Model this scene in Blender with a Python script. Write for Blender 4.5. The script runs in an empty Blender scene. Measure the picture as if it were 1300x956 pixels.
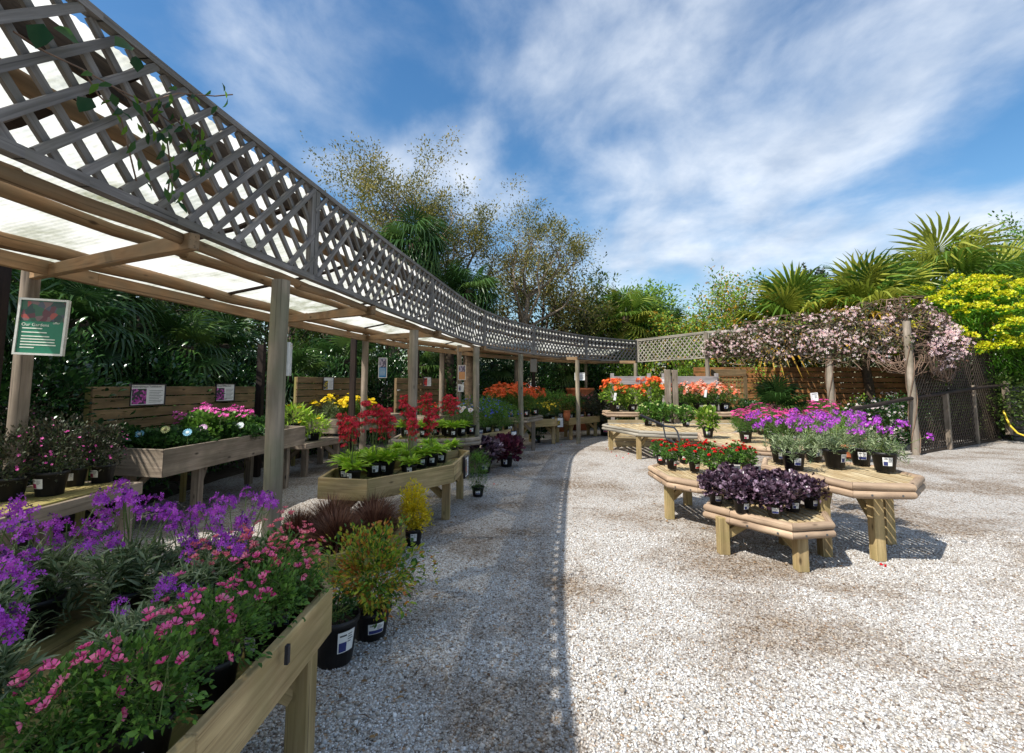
import bpy, math, random
import numpy as np
from mathutils import Vector, Matrix
SC = bpy.context.scene
COL = SC.collection
PI = math.pi
R = math.radians
F = 614.0                      # focal length of the photograph in its own pixels
TILT = math.atan((490-433)/F)
CAMZ = 1.5
rng = np.random.RandomState(7)
random.seed(7)

def ray(px, py):
    dx, dy = px-650.0, 433.0-py
    Y = F*math.cos(TILT)-dy*math.sin(TILT); Z = F*math.sin(TILT)+dy*math.cos(TILT)
    return dx/Y, Z/Y
def P(px, py, z):              # where the sight line meets height z
    a, b = ray(px, py); d = (z-CAMZ)/b
    return Vector((a*d, d, z))
def V(px, py, d):              # point at distance d
    a, b = ray(px, py)
    return Vector((a*d, d, CAMZ+b*d))

# ------------------------------------------------------------- scene objects
def empty(name, label=None, cat=None, loc=(0, 0, 0), rz=0, group=None):
    o = bpy.data.objects.new(name, None); COL.objects.link(o)
    o.empty_display_size = .1
    o.location = loc; o.rotation_euler = (0, 0, rz)
    if label: tag(o, label, cat, group)
    return o
def tag(o, label, cat, group=None):
    o['label'] = label; o['category'] = cat
    if group: o['group'] = group
    return o
def link(name, me, parent=None, mats=None, kind=None):
    o = bpy.data.objects.new(name, me); COL.objects.link(o)
    if parent: o.parent = parent
    if mats is not None and not me.materials:
        for m in (mats if isinstance(mats, (list, tuple)) else [mats]): me.materials.append(m)
    if kind: o['kind'] = kind
    return o
def copy_thing(root, loc, rz=0, label=None, scale=1, group=None, spin=0):
    r = root.copy(); COL.objects.link(r); r.location = loc; r.rotation_euler = (0, 0, rz)
    r.scale = (scale,)*3 if not isinstance(scale, tuple) else scale
    if label: r['label'] = label
    if group: r['group'] = group
    for ch in root.children:
        c = ch.copy(); COL.objects.link(c); c.parent = r
        if spin and ch.name.split('.')[0] not in ('pot', 'compost'): c.rotation_euler.z += spin
        for g in ch.children:
            d = g.copy(); COL.objects.link(d); d.parent = c
    return r

# ------------------------------------------------------------- mesh builder
class MB:
    def __init__(s): s.v = []; s.f = []; s.g = []; s.m = []; s.sm = []
    def add(s, vs, fs, gs=None, m=0, smooth=False):
        b = len(s.v); s.v += [tuple(v) for v in vs]
        s.f += [tuple(i+b for i in f) for f in fs]
        s.g += [tuple(g) for g in (gs if gs is not None else vs)]
        s.m += [m]*len(fs); s.sm += [smooth]*len(fs)
    def beam(s, p0, p1, w, h, up=(0, 0, 1), m=0):       # w sideways, h along up
        p0, p1 = Vector(p0), Vector(p1); ax = (p1-p0); L = ax.length; ax.normalize()
        up = Vector(up); sd = ax.cross(up)
        if sd.length < 1e-4: sd = Vector((1, 0, 0))
        sd.normalize(); up = sd.cross(ax)
        o = Vector((random.random()*50, random.random()*50, random.random()*50))
        vs, gs = [], []
        for t, p in ((0, p0), (L, p1)):
            for a, b in ((-1, -1), (1, -1), (1, 1), (-1, 1)):
                vs.append(p+sd*a*w/2+up*b*h/2); gs.append(o+Vector((t, a*w/2, b*h/2)))
        s.add(vs, [(0, 1, 2, 3), (7, 6, 5, 4), (0, 4, 5, 1), (1, 5, 6, 2), (2, 6, 7, 3), (3, 7, 4, 0)], gs, m)
    def prism(s, poly, z0, z1, m=0, along=None):         # poly CCW list of (x,y)
        n = len(poly); o = Vector((random.random()*50, random.random()*50, random.random()*50))
        if along is None:
            e = [(Vector(poly[(i+1) % n])-Vector(poly[i])) for i in range(n)]; along = max(e, key=lambda q: q.length)
        a = Vector(along).normalized(); c = Vector((-a.y, a.x))
        vs = [(x, y, z0) for x, y in poly]+[(x, y, z1) for x, y in poly]
        gs = [Vector((Vector((v[0], v[1])).dot(a), Vector((v[0], v[1])).dot(c), v[2])) for v in vs]
        if z1-z0 > 1.6*max(max(p[0] for p in poly)-min(p[0] for p in poly), max(p[1] for p in poly)-min(p[1] for p in poly)): gs = [Vector((q.z, q.x, q.y)) for q in gs]
        gs = [o+q for q in gs]
        fs = [tuple(range(n))[::-1], tuple(range(n, 2*n))]+[(i, (i+1) % n, (i+1) % n+n, i+n) for i in range(n)]
        s.add(vs, fs, gs, m)
    def box(s, c, d, m=0, rz=0):
        x, y, z = c; a, b, h = d[0]/2, d[1]/2, d[2]/2; ca, sa = math.cos(rz), math.sin(rz)
        s.prism([(x+ca*u-sa*w, y+sa*u+ca*w) for u, w in ((-a, -b), (a, -b), (a, b), (-a, b))], z-h, z+h, m)
    def tube(s, pts, rad, n=8, m=0, cap=True, n0=None, n1=None, wob=0):
        pts = [Vector(p) for p in pts]; k = len(pts)
        rad = rad if isinstance(rad, (list, tuple)) else [rad]*k
        o = Vector((random.random()*50, random.random()*50, random.random()*50))
        vs, gs = [], []; L = 0; pu = None
        for i, p in enumerate(pts):
            d = (pts[min(i+1, k-1)]-pts[max(i-1, 0)]).normalized()
            if pu is None: pu = d.orthogonal().normalized()
            u = (pu-d*pu.dot(d)).normalized(); pu = u; w = d.cross(u)
            if i: L += (p-pts[i-1]).length
            for j in range(n):
                t = 2*PI*j/n; rr = rad[i]*(1+wob*(random.random()-.5))
                q = p+u*math.cos(t)*rr+w*math.sin(t)*rr
                pl = n0 if i == 0 else (n1 if i == k-1 else None)
                if pl is not None:
                    pl = Vector(pl); dn = d.dot(pl)
                    if abs(dn) > .2: q = q - d*((q-p).dot(pl)/dn)
                vs.append(q); gs.append(o+Vector((L, math.cos(t)*rad[i], math.sin(t)*rad[i])))
        fs = []
        for i in range(k-1):
            for j in range(n): fs.append((i*n+j, i*n+(j+1) % n, (i+1)*n+(j+1) % n, (i+1)*n+j))
        s.add(vs, fs, gs, m, True)
        if cap: s.add(vs[:n], [tuple(range(n))[::-1]], gs[:n], m); s.add(vs[-n:], [tuple(range(n))], gs[-n:], m)
    def lathe(s, prof, n=20, m=0, c=(0, 0, 0), smooth=True):
        vs, fs = [], []
        for r, z in prof:
            for j in range(n):
                t = 2*PI*j/n; vs.append((c[0]+r*math.cos(t), c[1]+r*math.sin(t), c[2]+z))
        for i in range(len(prof)-1):
            for j in range(n): fs.append((i*n+j, i*n+(j+1) % n, (i+1)*n+(j+1) % n, (i+1)*n+j))
        s.add(vs, fs, None, m, smooth)
    def build(s, name, mats, parent=None, kind=None, bevel=0):
        me = bpy.data.meshes.new(name); me.from_pydata(s.v, [], s.f)
        at = me.attributes.new('g', 'FLOAT_VECTOR', 'POINT')
        at.data.foreach_set('vector', np.array(s.g, dtype=np.float32).ravel())
        me.polygons.foreach_set('material_index', s.m); me.polygons.foreach_set('use_smooth', s.sm)
        me.update()
        o = link(name, me, parent, mats, kind)
        if bevel:
            b = o.modifiers.new('bevel', 'BEVEL'); b.width = bevel; b.segments = 1; b.limit_method = 'ANGLE'
        return o

# ------------------------------------------------------------- many small pieces in one mesh (numpy)
class Scat:
    def __init__(s): s.V = []; s.L = []; s.S = []; s.rn = []; s.pt = []; s.nv = 0; s.mi = []
    def put(s, T, pos, Z, Y=None, size=1.0, rs=rng, m=0, rn=None):
        """template T=(verts, faces, pt): z of the template goes along Z, y towards Y"""
        tv, tf, tp = T; pos = np.asarray(pos, float); n = len(pos)
        if n == 0: return
        Z = np.asarray(Z, float); Z = Z/np.maximum(np.linalg.norm(Z, axis=1, keepdims=True), 1e-6)
        if Y is None: Y = rs.normal(size=(n, 3))
        Y = np.asarray(Y, float); Y = Y-Z*(Y*Z).sum(1, keepdims=True)
        Y = Y/np.maximum(np.linalg.norm(Y, axis=1, keepdims=True), 1e-6)
        X = np.cross(Y, Z)
        size = np.broadcast_to(np.asarray(size, float), (n,))
        M = np.stack([X, Y, Z], axis=1)*size[:, None, None]      # rows are axes
        w = np.einsum('kj,njc->nkc', tv, M)+pos[:, None, :]
        k = len(tv)
        s.V.append(w.reshape(-1, 3))
        if rn is None: rn = rs.rand(n)
        s.rn.append(np.repeat(rn, k)); s.pt.append(np.tile(tp, n))
        off = s.nv+np.arange(n)*k
        for f in tf:
            f = np.asarray(f)
            s.L.append((off[:, None]+f[None, :])); s.S.append(np.full(n, len(f))); s.mi.append(np.full(n, m))
        s.nv += n*k
    def mesh(s, name, smooth=False):
        me = bpy.data.meshes.new(name)
        if s.nv == 0: return me
        V_ = np.concatenate(s.V).astype(np.float32)
        loops = np.concatenate([l.ravel() for l in s.L]).astype(np.int32)
        sizes = np.concatenate(s.S).astype(np.int32); mi = np.concatenate(s.mi).astype(np.int32)
        me.vertices.add(len(V_)); me.vertices.foreach_set('co', V_.ravel())
        me.loops.add(len(loops)); me.loops.foreach_set('vertex_index', loops)
        me.polygons.add(len(sizes))
        st = np.concatenate([[0], np.cumsum(sizes)[:-1]]).astype(np.int32)
        me.polygons.foreach_set('loop_start', st)
        me.polygons.foreach_set('material_index', mi)
        if smooth: me.polygons.foreach_set('use_smooth', np.ones(len(sizes), bool))
        a = me.attributes.new('rn', 'FLOAT', 'POINT'); a.data.foreach_set('value', np.concatenate(s.rn).astype(np.float32))
        a = me.attributes.new('pt', 'FLOAT', 'POINT'); a.data.foreach_set('value', np.concatenate(s.pt).astype(np.float32))
        me.update(calc_edges=True); me.validate()
        return me

A = np.array
# templates: z = along the leaf, y = leaf normal, unit length
def T_leaf(w=.35, fold=.06, droop=.1):
    v = A([[0, 0, 0], [-w*.5, fold, .42], [0, 0, .45], [w*.5, fold, .42], [-w*.32, fold-droop*.5, .78], [0, -droop*.5, .8], [w*.32, fold-droop*.5, .78], [0, -droop, 1]])
    return v, [(0, 2, 1), (0, 3, 2), (1, 2, 5, 4), (2, 3, 6, 5), (4, 5, 7), (5, 6, 7)], A([0, .4, .4, .4, .7, .7, .7, 1.])
def T_kite(w=.4, fold=.05):
    return A([[0, 0, 0], [-w/2, fold, .45], [0, -.03, 1], [w/2, fold, .45]]), [(0, 3, 2, 1)], A([0, .5, 1, .5])
def T_round(w=.85, n=7, cup=.1):
    v = [[0, 0, .5]]; 
    for i in range(n):
        t = 2*PI*i/n; v.append([math.sin(t)*w/2, cup*(1 if i % 2 else .4), .5-math.cos(t)*.5])
    return A(v), [(0, i+1, (i+1) % n+1) for i in range(n)], A([.3]+[1.]*n)
def T_blade(w=.05, droop=.25, seg=4, arch=.0):
    v, p = [], []
    for i in range(seg+1):
        t = i/seg; ww = w*(1-t**1.7)*.5+.001; y = -droop*t*t; z = t*(1-.35*droop*t)
        v += [[-ww, y+.01, z], [ww, y+.01, z]]; p += [t, t]
    return A(v), [(2*i, 2*i+1, 2*i+3, 2*i+2) for i in range(seg)], A(p)
def T_flower(n=5, w=.42, cup=.25, heart=.16):            # faces up z, radius .5
    v = [[0, 0, .02]]; p = [0.]; f = []
    for i in range(n):
        t = 2*PI*i/n
        for dt, r, z in ((-w*.5, .30, cup*.45), (-w*.42, .47, cup), (0, .52, cup*.9), (w*.42, .47, cup), (w*.5, .30, cup*.45)):
            v.append([math.cos(t+dt)*r, math.sin(t+dt)*r, z]); p.append(1. if r > .4 else .5)
        b = 1+5*i; f.append((0, b, b+1, b+2, b+3, b+4))
    k = len(v)
    for i in range(6):
        t = 2*PI*i/6; v.append([math.cos(t)*heart, math.sin(t)*heart, .05+cup*.2]); p.append(0.)
    f.append(tuple(range(k, k+6)))
    return A(v), f, A(p)
def T_daisy(n=12, heart=.17): return T_flower(n, 2*PI/n*.8, .05, heart)
def T_ball(n=6, r=.5, fuzz=.0):                          # rosette of overlapping petals, a double flower
    v, f, p = [], [], []
    for ring, (rr, z0, z1, m) in enumerate(((.5, .05, .25, 6), (.34, .15, .42, 5), (.18, .25, .5, 4))):
        for i in range(m):
            t = 2*PI*(i+ring*.4)/m; dt = PI/m*1.15; b = len(v)
            v += [[0, 0, z0-.05], [math.cos(t-dt)*rr, math.sin(t-dt)*rr, z1-.05], [math.cos(t)*rr*1.1, math.sin(t)*rr*1.1, z1], [math.cos(t+dt)*rr, math.sin(t+dt)*rr, z1-.05]]
            f.append((b, b+1, b+2, b+3)); p += [.1, .8, 1, .8]
    return A(v), f, A(p)
def T_stem(w=.01, n=3):
    v = []
    for z in (0, 1):
        for i in range(n): v.append([math.cos(2*PI*i/n)*w/2, math.sin(2*PI*i/n)*w/2, z])
    return A(v), [(i, (i+1) % n, (i+1) % n+n, i+n) for i in range(n)], np.zeros(2*n)
def T_stone():
    v = A([[0, 0, .5], [.5, .08, .1], [.1, .5, .05], [-.5, .05, .12], [-.1, -.5, .08], [.3, .3, -.4], [-.3, -.3, -.4], [.25, -.3, .35], [-.2, .3, .38]])
    f = [(0, 7, 1), (0, 1, 2), (0, 2, 8), (0, 8, 3), (0, 3, 4), (0, 4, 7), (7, 4, 1), (8, 2, 3), (1, 5, 2), (2, 5, 3), (3, 6, 4), (4, 6, 1), (1, 6, 5), (3, 5, 6)]
    return v*[1, 1, .8], f, np.zeros(9)
def unit(v): return v/np.maximum(np.linalg.norm(v, axis=-1, keepdims=True), 1e-6)
def sphere_pts(rs, n, shell=.5):
    d = unit(rs.normal(size=(n, 3))); r = (shell+(1-shell)*rs.rand(n))**(1/2.)
    return d*r[:, None], d

# ------------------------------------------------------------- materials
def nt(name):
    m = bpy.data.materials.new(name); m.use_nodes = True; t = m.node_tree
    b = t.nodes['Principled BSDF']; return m, t, t.nodes, t.links, b
def ramp(N, stops, interp='LINEAR'):
    r = N.new('ShaderNodeValToRGB'); e = r.color_ramp.elements; r.color_ramp.interpolation = interp
    while len(e) < len(stops): e.new(.5)
    for q, (p, c) in zip(e, stops): q.position = p; q.color = (*c, 1) if len(c) == 3 else c
    return r
def plain(name, col, rough=.6, metal=0, spec=.4, var=.12, scale=30, bump=0):
    m, t, N, L, b = nt(name)
    tc = N.new('ShaderNodeTexCoord'); n = N.new('ShaderNodeTexNoise'); n.inputs['Scale'].default_value = scale; n.inputs['Detail'].default_value = 5
    L.new(tc.outputs['Object'], n.inputs['Vector'])
    r = ramp(N, [(.3, tuple(c*(1-var) for c in col)), (.7, tuple(min(1, c*(1+var)) for c in col))])
    L.new(n.outputs['Fac'], r.inputs['Fac']); L.new(r.outputs['Color'], b.inputs['Base Color'])
    b.inputs['Roughness'].default_value = rough; b.inputs['Metallic'].default_value = metal; b.inputs['Specular IOR Level'].default_value = spec
    if bump:
        bp = N.new('ShaderNodeBump'); bp.inputs['Strength'].default_value = bump; bp.inputs['Distance'].default_value = .01
        L.new(n.outputs['Fac'], bp.inputs['Height']); L.new(bp.outputs['Normal'], b.inputs['Normal'])
    return m
def leafmat(name, cols, rough=.5, trans=.35, tint=None, ptcol=None, spec=.35, patch=0):
    """cols = list of colours picked by the per-leaf random number; ptcol = colour at pt=0 (flower hearts, leaf base)"""
    m, t, N, L, b = nt(name)
    a = N.new('ShaderNodeAttribute'); a.attribute_name = 'rn'
    k = len(cols); r = ramp(N, [((i+.5)/k, c) for i, c in enumerate(cols)])
    src = a.outputs['Fac']
    if patch:
        tc = N.new('ShaderNodeTexCoord'); ns = N.new('ShaderNodeTexNoise'); ns.inputs['Scale'].default_value = patch; ns.inputs['Detail'].default_value = 2
        L.new(tc.outputs['Object'], ns.inputs['Vector'])
        mm = N.new('ShaderNodeMath'); mm.operation = 'MULTIPLY_ADD'; mm.inputs[1].default_value = 2.2; mm.inputs[2].default_value = -1.1+.0
        L.new(ns.outputs['Fac'], mm.inputs[0])
        ad = N.new('ShaderNodeMath'); ad.operation = 'ADD'; ad.use_clamp = True; L.new(mm.outputs[0], ad.inputs[0]); L.new(a.outputs['Fac'], ad.inputs[1]); src = ad.outputs[0]
    L.new(src, r.inputs['Fac']); col = r.outputs['Color']
    if ptcol is not None:
        p = N.new('ShaderNodeAttribute'); p.attribute_name = 'pt'
        mx = N.new('ShaderNodeMix'); mx.data_type = 'RGBA'; mx.inputs[6].default_value = (*ptcol, 1)
        rr = ramp(N, [(.05, (0, 0, 0)), (.5, (1, 1, 1))]); L.new(p.outputs['Fac'], rr.inputs['Fac']); L.new(rr.outputs['Color'], mx.inputs[0])
        L.new(col, mx.inputs[7]); col = mx.outputs[2]
    L.new(col, b.inputs['Base Color']); b.inputs['Roughness'].default_value = rough; b.inputs['Specular IOR Level'].default_value = spec
    if trans:
        tr = N.new('ShaderNodeBsdfTranslucent'); mix = N.new('ShaderNodeMixShader'); mix.inputs['Fac'].default_value = trans
        if tint:
            m2 = N.new('ShaderNodeMix'); m2.data_type = 'RGBA'; m2.blend_type = 'MULTIPLY'; m2.inputs[0].default_value = 1; m2.inputs[7].default_value = (*tint, 1)
            L.new(col, m2.inputs[6]); L.new(m2.outputs[2], tr.inputs['Color'])
        else: L.new(col, tr.inputs['Color'])
        L.new(b.outputs[0], mix.inputs[1]); L.new(tr.outputs[0], mix.inputs[2]); L.new(mix.outputs[0], N['Material Output'].inputs['Surface'])
    return m
def wood(name, base, dark, stain=None, sa=.4, rough=.75, knots=True, bump=.35, alongs=2.2, grain=38):
    m, t, N, L, b = nt(name)
    a = N.new('ShaderNodeAttribute'); a.attribute_name = 'g'
    mp = N.new('ShaderNodeMapping'); mp.inputs['Scale'].default_value = (alongs, grain, grain); L.new(a.outputs['Vector'], mp.inputs['Vector'])
    n = N.new('ShaderNodeTexNoise'); n.inputs['Scale'].default_value = 1; n.inputs['Detail'].default_value = 6; n.inputs['Roughness'].default_value = .62; n.inputs['Distortion'].default_value = .35
    L.new(mp.outputs[0], n.inputs['Vector'])
    r = ramp(N, [(.28, dark), (.5, tuple((p+q)/2*1.02 for p, q in zip(base, dark))), (.68, base)]); L.new(n.outputs['Fac'], r.inputs['Fac'])
    # board to board variation, low frequency
    n2 = N.new('ShaderNodeTexNoise'); n2.inputs['Scale'].default_value = 1.6; n2.inputs['Detail'].default_value = 3
    mp2 = N.new('ShaderNodeMapping'); mp2.inputs['Scale'].default_value = (.9, 5, 5); L.new(a.outputs['Vector'], mp2.inputs['Vector']); L.new(mp2.outputs[0], n2.inputs['Vector'])
    col = r.outputs['Color']
    hs = N.new('ShaderNodeHueSaturation'); L.new(col, hs.inputs['Color'])
    mr = N.new('ShaderNodeMapRange'); mr.inputs['From Min'].default_value = .3; mr.inputs['From Max'].default_value = .7; mr.inputs['To Min'].default_value = .62; mr.inputs['To Max'].default_value = 1.26
    L.new(n2.outputs['Fac'], mr.inputs['Value']); L.new(mr.outputs[0], hs.inputs['Value']); col = hs.outputs['Color']
    if stain:
        n3 = N.new('ShaderNodeTexNoise'); n3.inputs['Scale'].default_value = 4; n3.inputs['Detail'].default_value = 5; L.new(a.outputs['Vector'], n3.inputs['Vector'])
        r3 = ramp(N, [(.5-.1, (0, 0, 0)), (.62, (sa, sa, sa))]); L.new(n3.outputs['Fac'], r3.inputs['Fac'])
        mx = N.new('ShaderNodeMix'); mx.data_type = 'RGBA'; mx.inputs[7].default_value = (*stain, 1); L.new(r3.outputs['Color'], mx.inputs[0]); L.new(col, mx.inputs[6]); col = mx.outputs[2]
    n4 = N.new('ShaderNodeTexNoise'); n4.inputs['Scale'].default_value = 1; n4.inputs['Detail'].default_value = 4; mp4 = N.new('ShaderNodeMapping'); mp4.inputs['Scale'].default_value = (1.3, 75, 75); mp4.inputs['Location'].default_value = (3, 9, 5)
    L.new(a.outputs['Vector'], mp4.inputs['Vector']); L.new(mp4.outputs[0], n4.inputs['Vector']); r4 = ramp(N, [(.30, (.75, .75, .75)), (.40, (0, 0, 0))]); L.new(n4.outputs['Fac'], r4.inputs['Fac'])
    mc = N.new('ShaderNodeMix'); mc.data_type = 'RGBA'; mc.inputs[7].default_value = (*[c*.3 for c in dark], 1); L.new(r4.outputs['Color'], mc.inputs[0]); L.new(col, mc.inputs[6]); col = mc.outputs[2]
    if knots:
        vo = N.new('ShaderNodeTexVoronoi'); vo.inputs['Scale'].default_value = 1; mp3 = N.new('ShaderNodeMapping'); mp3.inputs['Scale'].default_value = (3.2, 8, 8)
        L.new(a.outputs['Vector'], mp3.inputs['Vector']); L.new(mp3.outputs[0], vo.inputs['Vector'])
        rk = ramp(N, [(.05, (1, 1, 1)), (.13, (0, 0, 0))]); L.new(vo.outputs['Distance'], rk.inputs['Fac'])
        mk = N.new('ShaderNodeMix'); mk.data_type = 'RGBA'; mk.inputs[7].default_value = (*[c*.35 for c in dark], 1); L.new(rk.outputs['Color'], mk.inputs[0]); L.new(col, mk.inputs[6]); col = mk.outputs[2]
    L.new(col, b.inputs['Base Color']); b.inputs['Roughness'].default_value = rough; b.inputs['Specular IOR Level'].default_value = .25
    bp = N.new('ShaderNodeBump'); bp.inputs['Strength'].default_value = bump; bp.inputs['Distance'].default_value = .004
    L.new(n.outputs['Fac'], bp.inputs['Height']); L.new(bp.outputs['Normal'], b.inputs['Normal'])
    return m

M = {}
M['pine'] = wood('fresh_pine', (.50, .37, .19), (.26, .175, .08), stain=(.26, .22, .085), sa=.5)
M['slat'] = wood('mossy_slat', (.36, .29, .12), (.18, .14, .055), stain=(.20, .19, .05), sa=.7)
M['weather'] = wood('weathered_pine', (.33, .27, .21), (.17, .13, .10), stain=(.13, .11, .075), sa=.5)
M['backboard'] = wood('brown_board', (.27, .18, .095), (.13, .085, .04), stain=(.10, .085, .045), sa=.5)
M['post'] = wood('round_post', (.36, .30, .22), (.19, .155, .11), stain=(.16, .165, .10), sa=.6, grain=30)
M['beam'] = wood('beam_log', (.35, .215, .11), (.18, .105, .052), grain=26, stain=(.20, .16, .10), sa=.5)
M['log'] = wood('peeled_log', (.56, .42, .29), (.27, .18, .115), grain=18, stain=(.27, .19, .13), sa=.75, bump=.4)
M['greylog'] = wood('grey_log', (.36, .30, .24), (.20, .165, .13), grain=20, stain=(.16, .14, .09), sa=.6)
M['lightslat'] = wood('sun_bleached_slat', (.62, .52, .33), (.33, .25, .14), grain=32, stain=(.32, .21, .09), sa=.6)
M['lattice'] = wood('grey_lattice', (.27, .25, .235), (.115, .105, .095), stain=(.13, .12, .085), sa=.4, knots=False, grain=60)
M['latticepale'] = wood('pale_lattice', (.36, .335, .28), (.19, .17, .135), knots=False, grain=60)
M['screen'] = wood('brown_lattice', (.085, .06, .042), (.04, .028, .02), knots=False, grain=50)
M['fence'] = wood('orange_fence', (.42, .19, .065), (.21, .09, .03), stain=(.10, .06, .03), sa=.5)
M['greyboard'] = wood('grey_board', (.40, .37, .36), (.25, .22, .21), knots=False)
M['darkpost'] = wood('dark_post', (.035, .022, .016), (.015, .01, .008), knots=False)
M['bark'] = wood('bark', (.17, .125, .09), (.07, .05, .035), knots=False, alongs=8, grain=22, bump=.9)
M['palebark'] = wood('pale_bark', (.27, .21, .15), (.12, .09, .06), knots=False, alongs=8, grain=22, bump=.8)
M['vine'] = wood('vine_stem', (.24, .16, .11), (.11, .07, .05), knots=False, alongs=8, grain=40)
M['palmtrunk'] = wood('palm_fibre', (.13, .09, .055), (.04, .027, .018), knots=False, alongs=16, grain=9, bump=1)
M['pot'] = plain('black_plastic', (.017, .016, .017), .5, spec=.35, var=.75, scale=7)
M['terracotta'] = plain('terracotta', (.42, .13, .05), .8, var=.15)
M['compost'] = plain('compost', (.028, .018, .012), .95, var=.6, scale=90, bump=1)
M['white'] = plain('label_white', (.75, .75, .73), .5, var=.04)
M['navy'] = plain('label_blue', (.03, .04, .16), .5)
M['redink'] = plain('label_red', (.55, .03, .02), .5)
M['magink'] = plain('label_magenta', (.42, .03, .12), .5)
M['grnink'] = plain('label_green', (.08, .22, .06), .5)
M['ink'] = plain('printed_text', (.08, .08, .08), .6)
M['metal'] = plain('grey_tube', (.12, .13, .15), .35, metal=.7)
M['rubber'] = plain('rubber_grip', (.02, .02, .025), .6)
M['blackframe'] = plain('black_frame', (.02, .017, .022), .45)
M['alu'] = plain('silver_frame', (.62, .61, .57), .35, metal=.3)
M['hose'] = plain('yellow_hose', (.62, .46, .03), .4)
M['bolt'] = plain('steel_bolt', (.15, .16, .17), .4, metal=.8)
M['stem'] = leafmat('green_stem', [(.10, .16, .035), (.16, .22, .06)], trans=.1)
# ============================================================= foliage colours
LM = {
 'silver': leafmat('silver_green_leaf', [(.10, .155, .065), (.20, .27, .12), (.36, .42, .24)], .55, .25),
 'green': leafmat('mid_green_leaf', [(.05, .125, .02), (.09, .20, .03), (.15, .30, .045)], .45, .35, patch=6),
 'deep': leafmat('deep_green_leaf', [(.018, .055, .014), (.03, .085, .02), (.05, .12, .025)], .35, .3),
 'lime': leafmat('lime_leaf', [(.22, .42, .02), (.34, .58, .035), (.48, .68, .06)], .45, .4, ptcol=(.42, .48, .12)),
 'yellowleaf': leafmat('yellow_leaf', [(.62, .46, .015), (.74, .60, .02), (.50, .46, .03)], .5, .4),
 'dark': leafmat('dark_purple_leaf', [(.022, .010, .018), (.05, .022, .04), (.12, .07, .10), (.26, .18, .25)], .30, .1, spec=.6),
 'maroon': leafmat('maroon_leaf', [(.05, .008, .02), (.12, .02, .05), (.16, .04, .06)], .4, .2),
 'brown': leafmat('brown_grass', [(.075, .028, .018), (.14, .055, .032), (.24, .12, .07)], .5, .2),
 'abelia': leafmat('abelia_leaf', [(.05, .13, .018), (.12, .24, .02), (.26, .36, .03), (.42, .40, .04), (.42, .15, .03)], .4, .35, patch=9),
 'dusky': leafmat('dusky_leaf', [(.03, .035, .02), (.06, .05, .03), (.045, .07, .03)], .5, .2),
 'glossy': leafmat('glossy_leaf', [(.015, .05, .015), (.03, .085, .02), (.06, .15, .03)], .22, .25, spec=.7),
 'tree': leafmat('tree_leaf', [(.03, .06, .015), (.055, .10, .02), (.10, .15, .03)], .5, .3, patch=.9),
 'olive': leafmat('olive_leaf', [(.10, .115, .03), (.19, .19, .045), (.30, .25, .06)], .5, .3, patch=.6),
 'bright': leafmat('bright_tree_leaf', [(.09, .19, .02), (.17, .31, .03), (.30, .42, .05)], .45, .4, patch=1.2),
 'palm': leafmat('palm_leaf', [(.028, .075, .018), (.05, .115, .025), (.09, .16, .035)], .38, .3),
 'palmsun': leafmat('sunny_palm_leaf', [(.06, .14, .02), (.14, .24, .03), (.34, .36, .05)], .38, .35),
 'palmold': leafmat('yellowed_palm_leaf', [(.38, .22, .03), (.52, .32, .04), (.40, .34, .05)], .5, .35),
 'palmdead': leafmat('dead_palm_leaf', [(.22, .17, .10), (.32, .26, .16), (.15, .11, .06)], .7, .2),
 'euph': leafmat('spurge_leaf', [(.10, .28, .02), (.18, .40, .03)], .45, .35),
 'euphfl': leafmat('spurge_flower', [(.48, .56, .012), (.64, .66, .02), (.60, .50, .02)], .5, .3),
 'conifer': leafmat('conifer_needle', [(.02, .045, .018), (.035, .07, .025)], .5, .15),
}
LM['bushmix'] = leafmat('orange_dotted_leaf', [(.08, .18, .02), (.14, .28, .03), (.22, .36, .04), (.30, .42, .05), (.55, .28, .03)], .45, .4)
def fm(name, cols, heart=None, trans=.25): return leafmat(name, cols, .5, trans, ptcol=heart)
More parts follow.
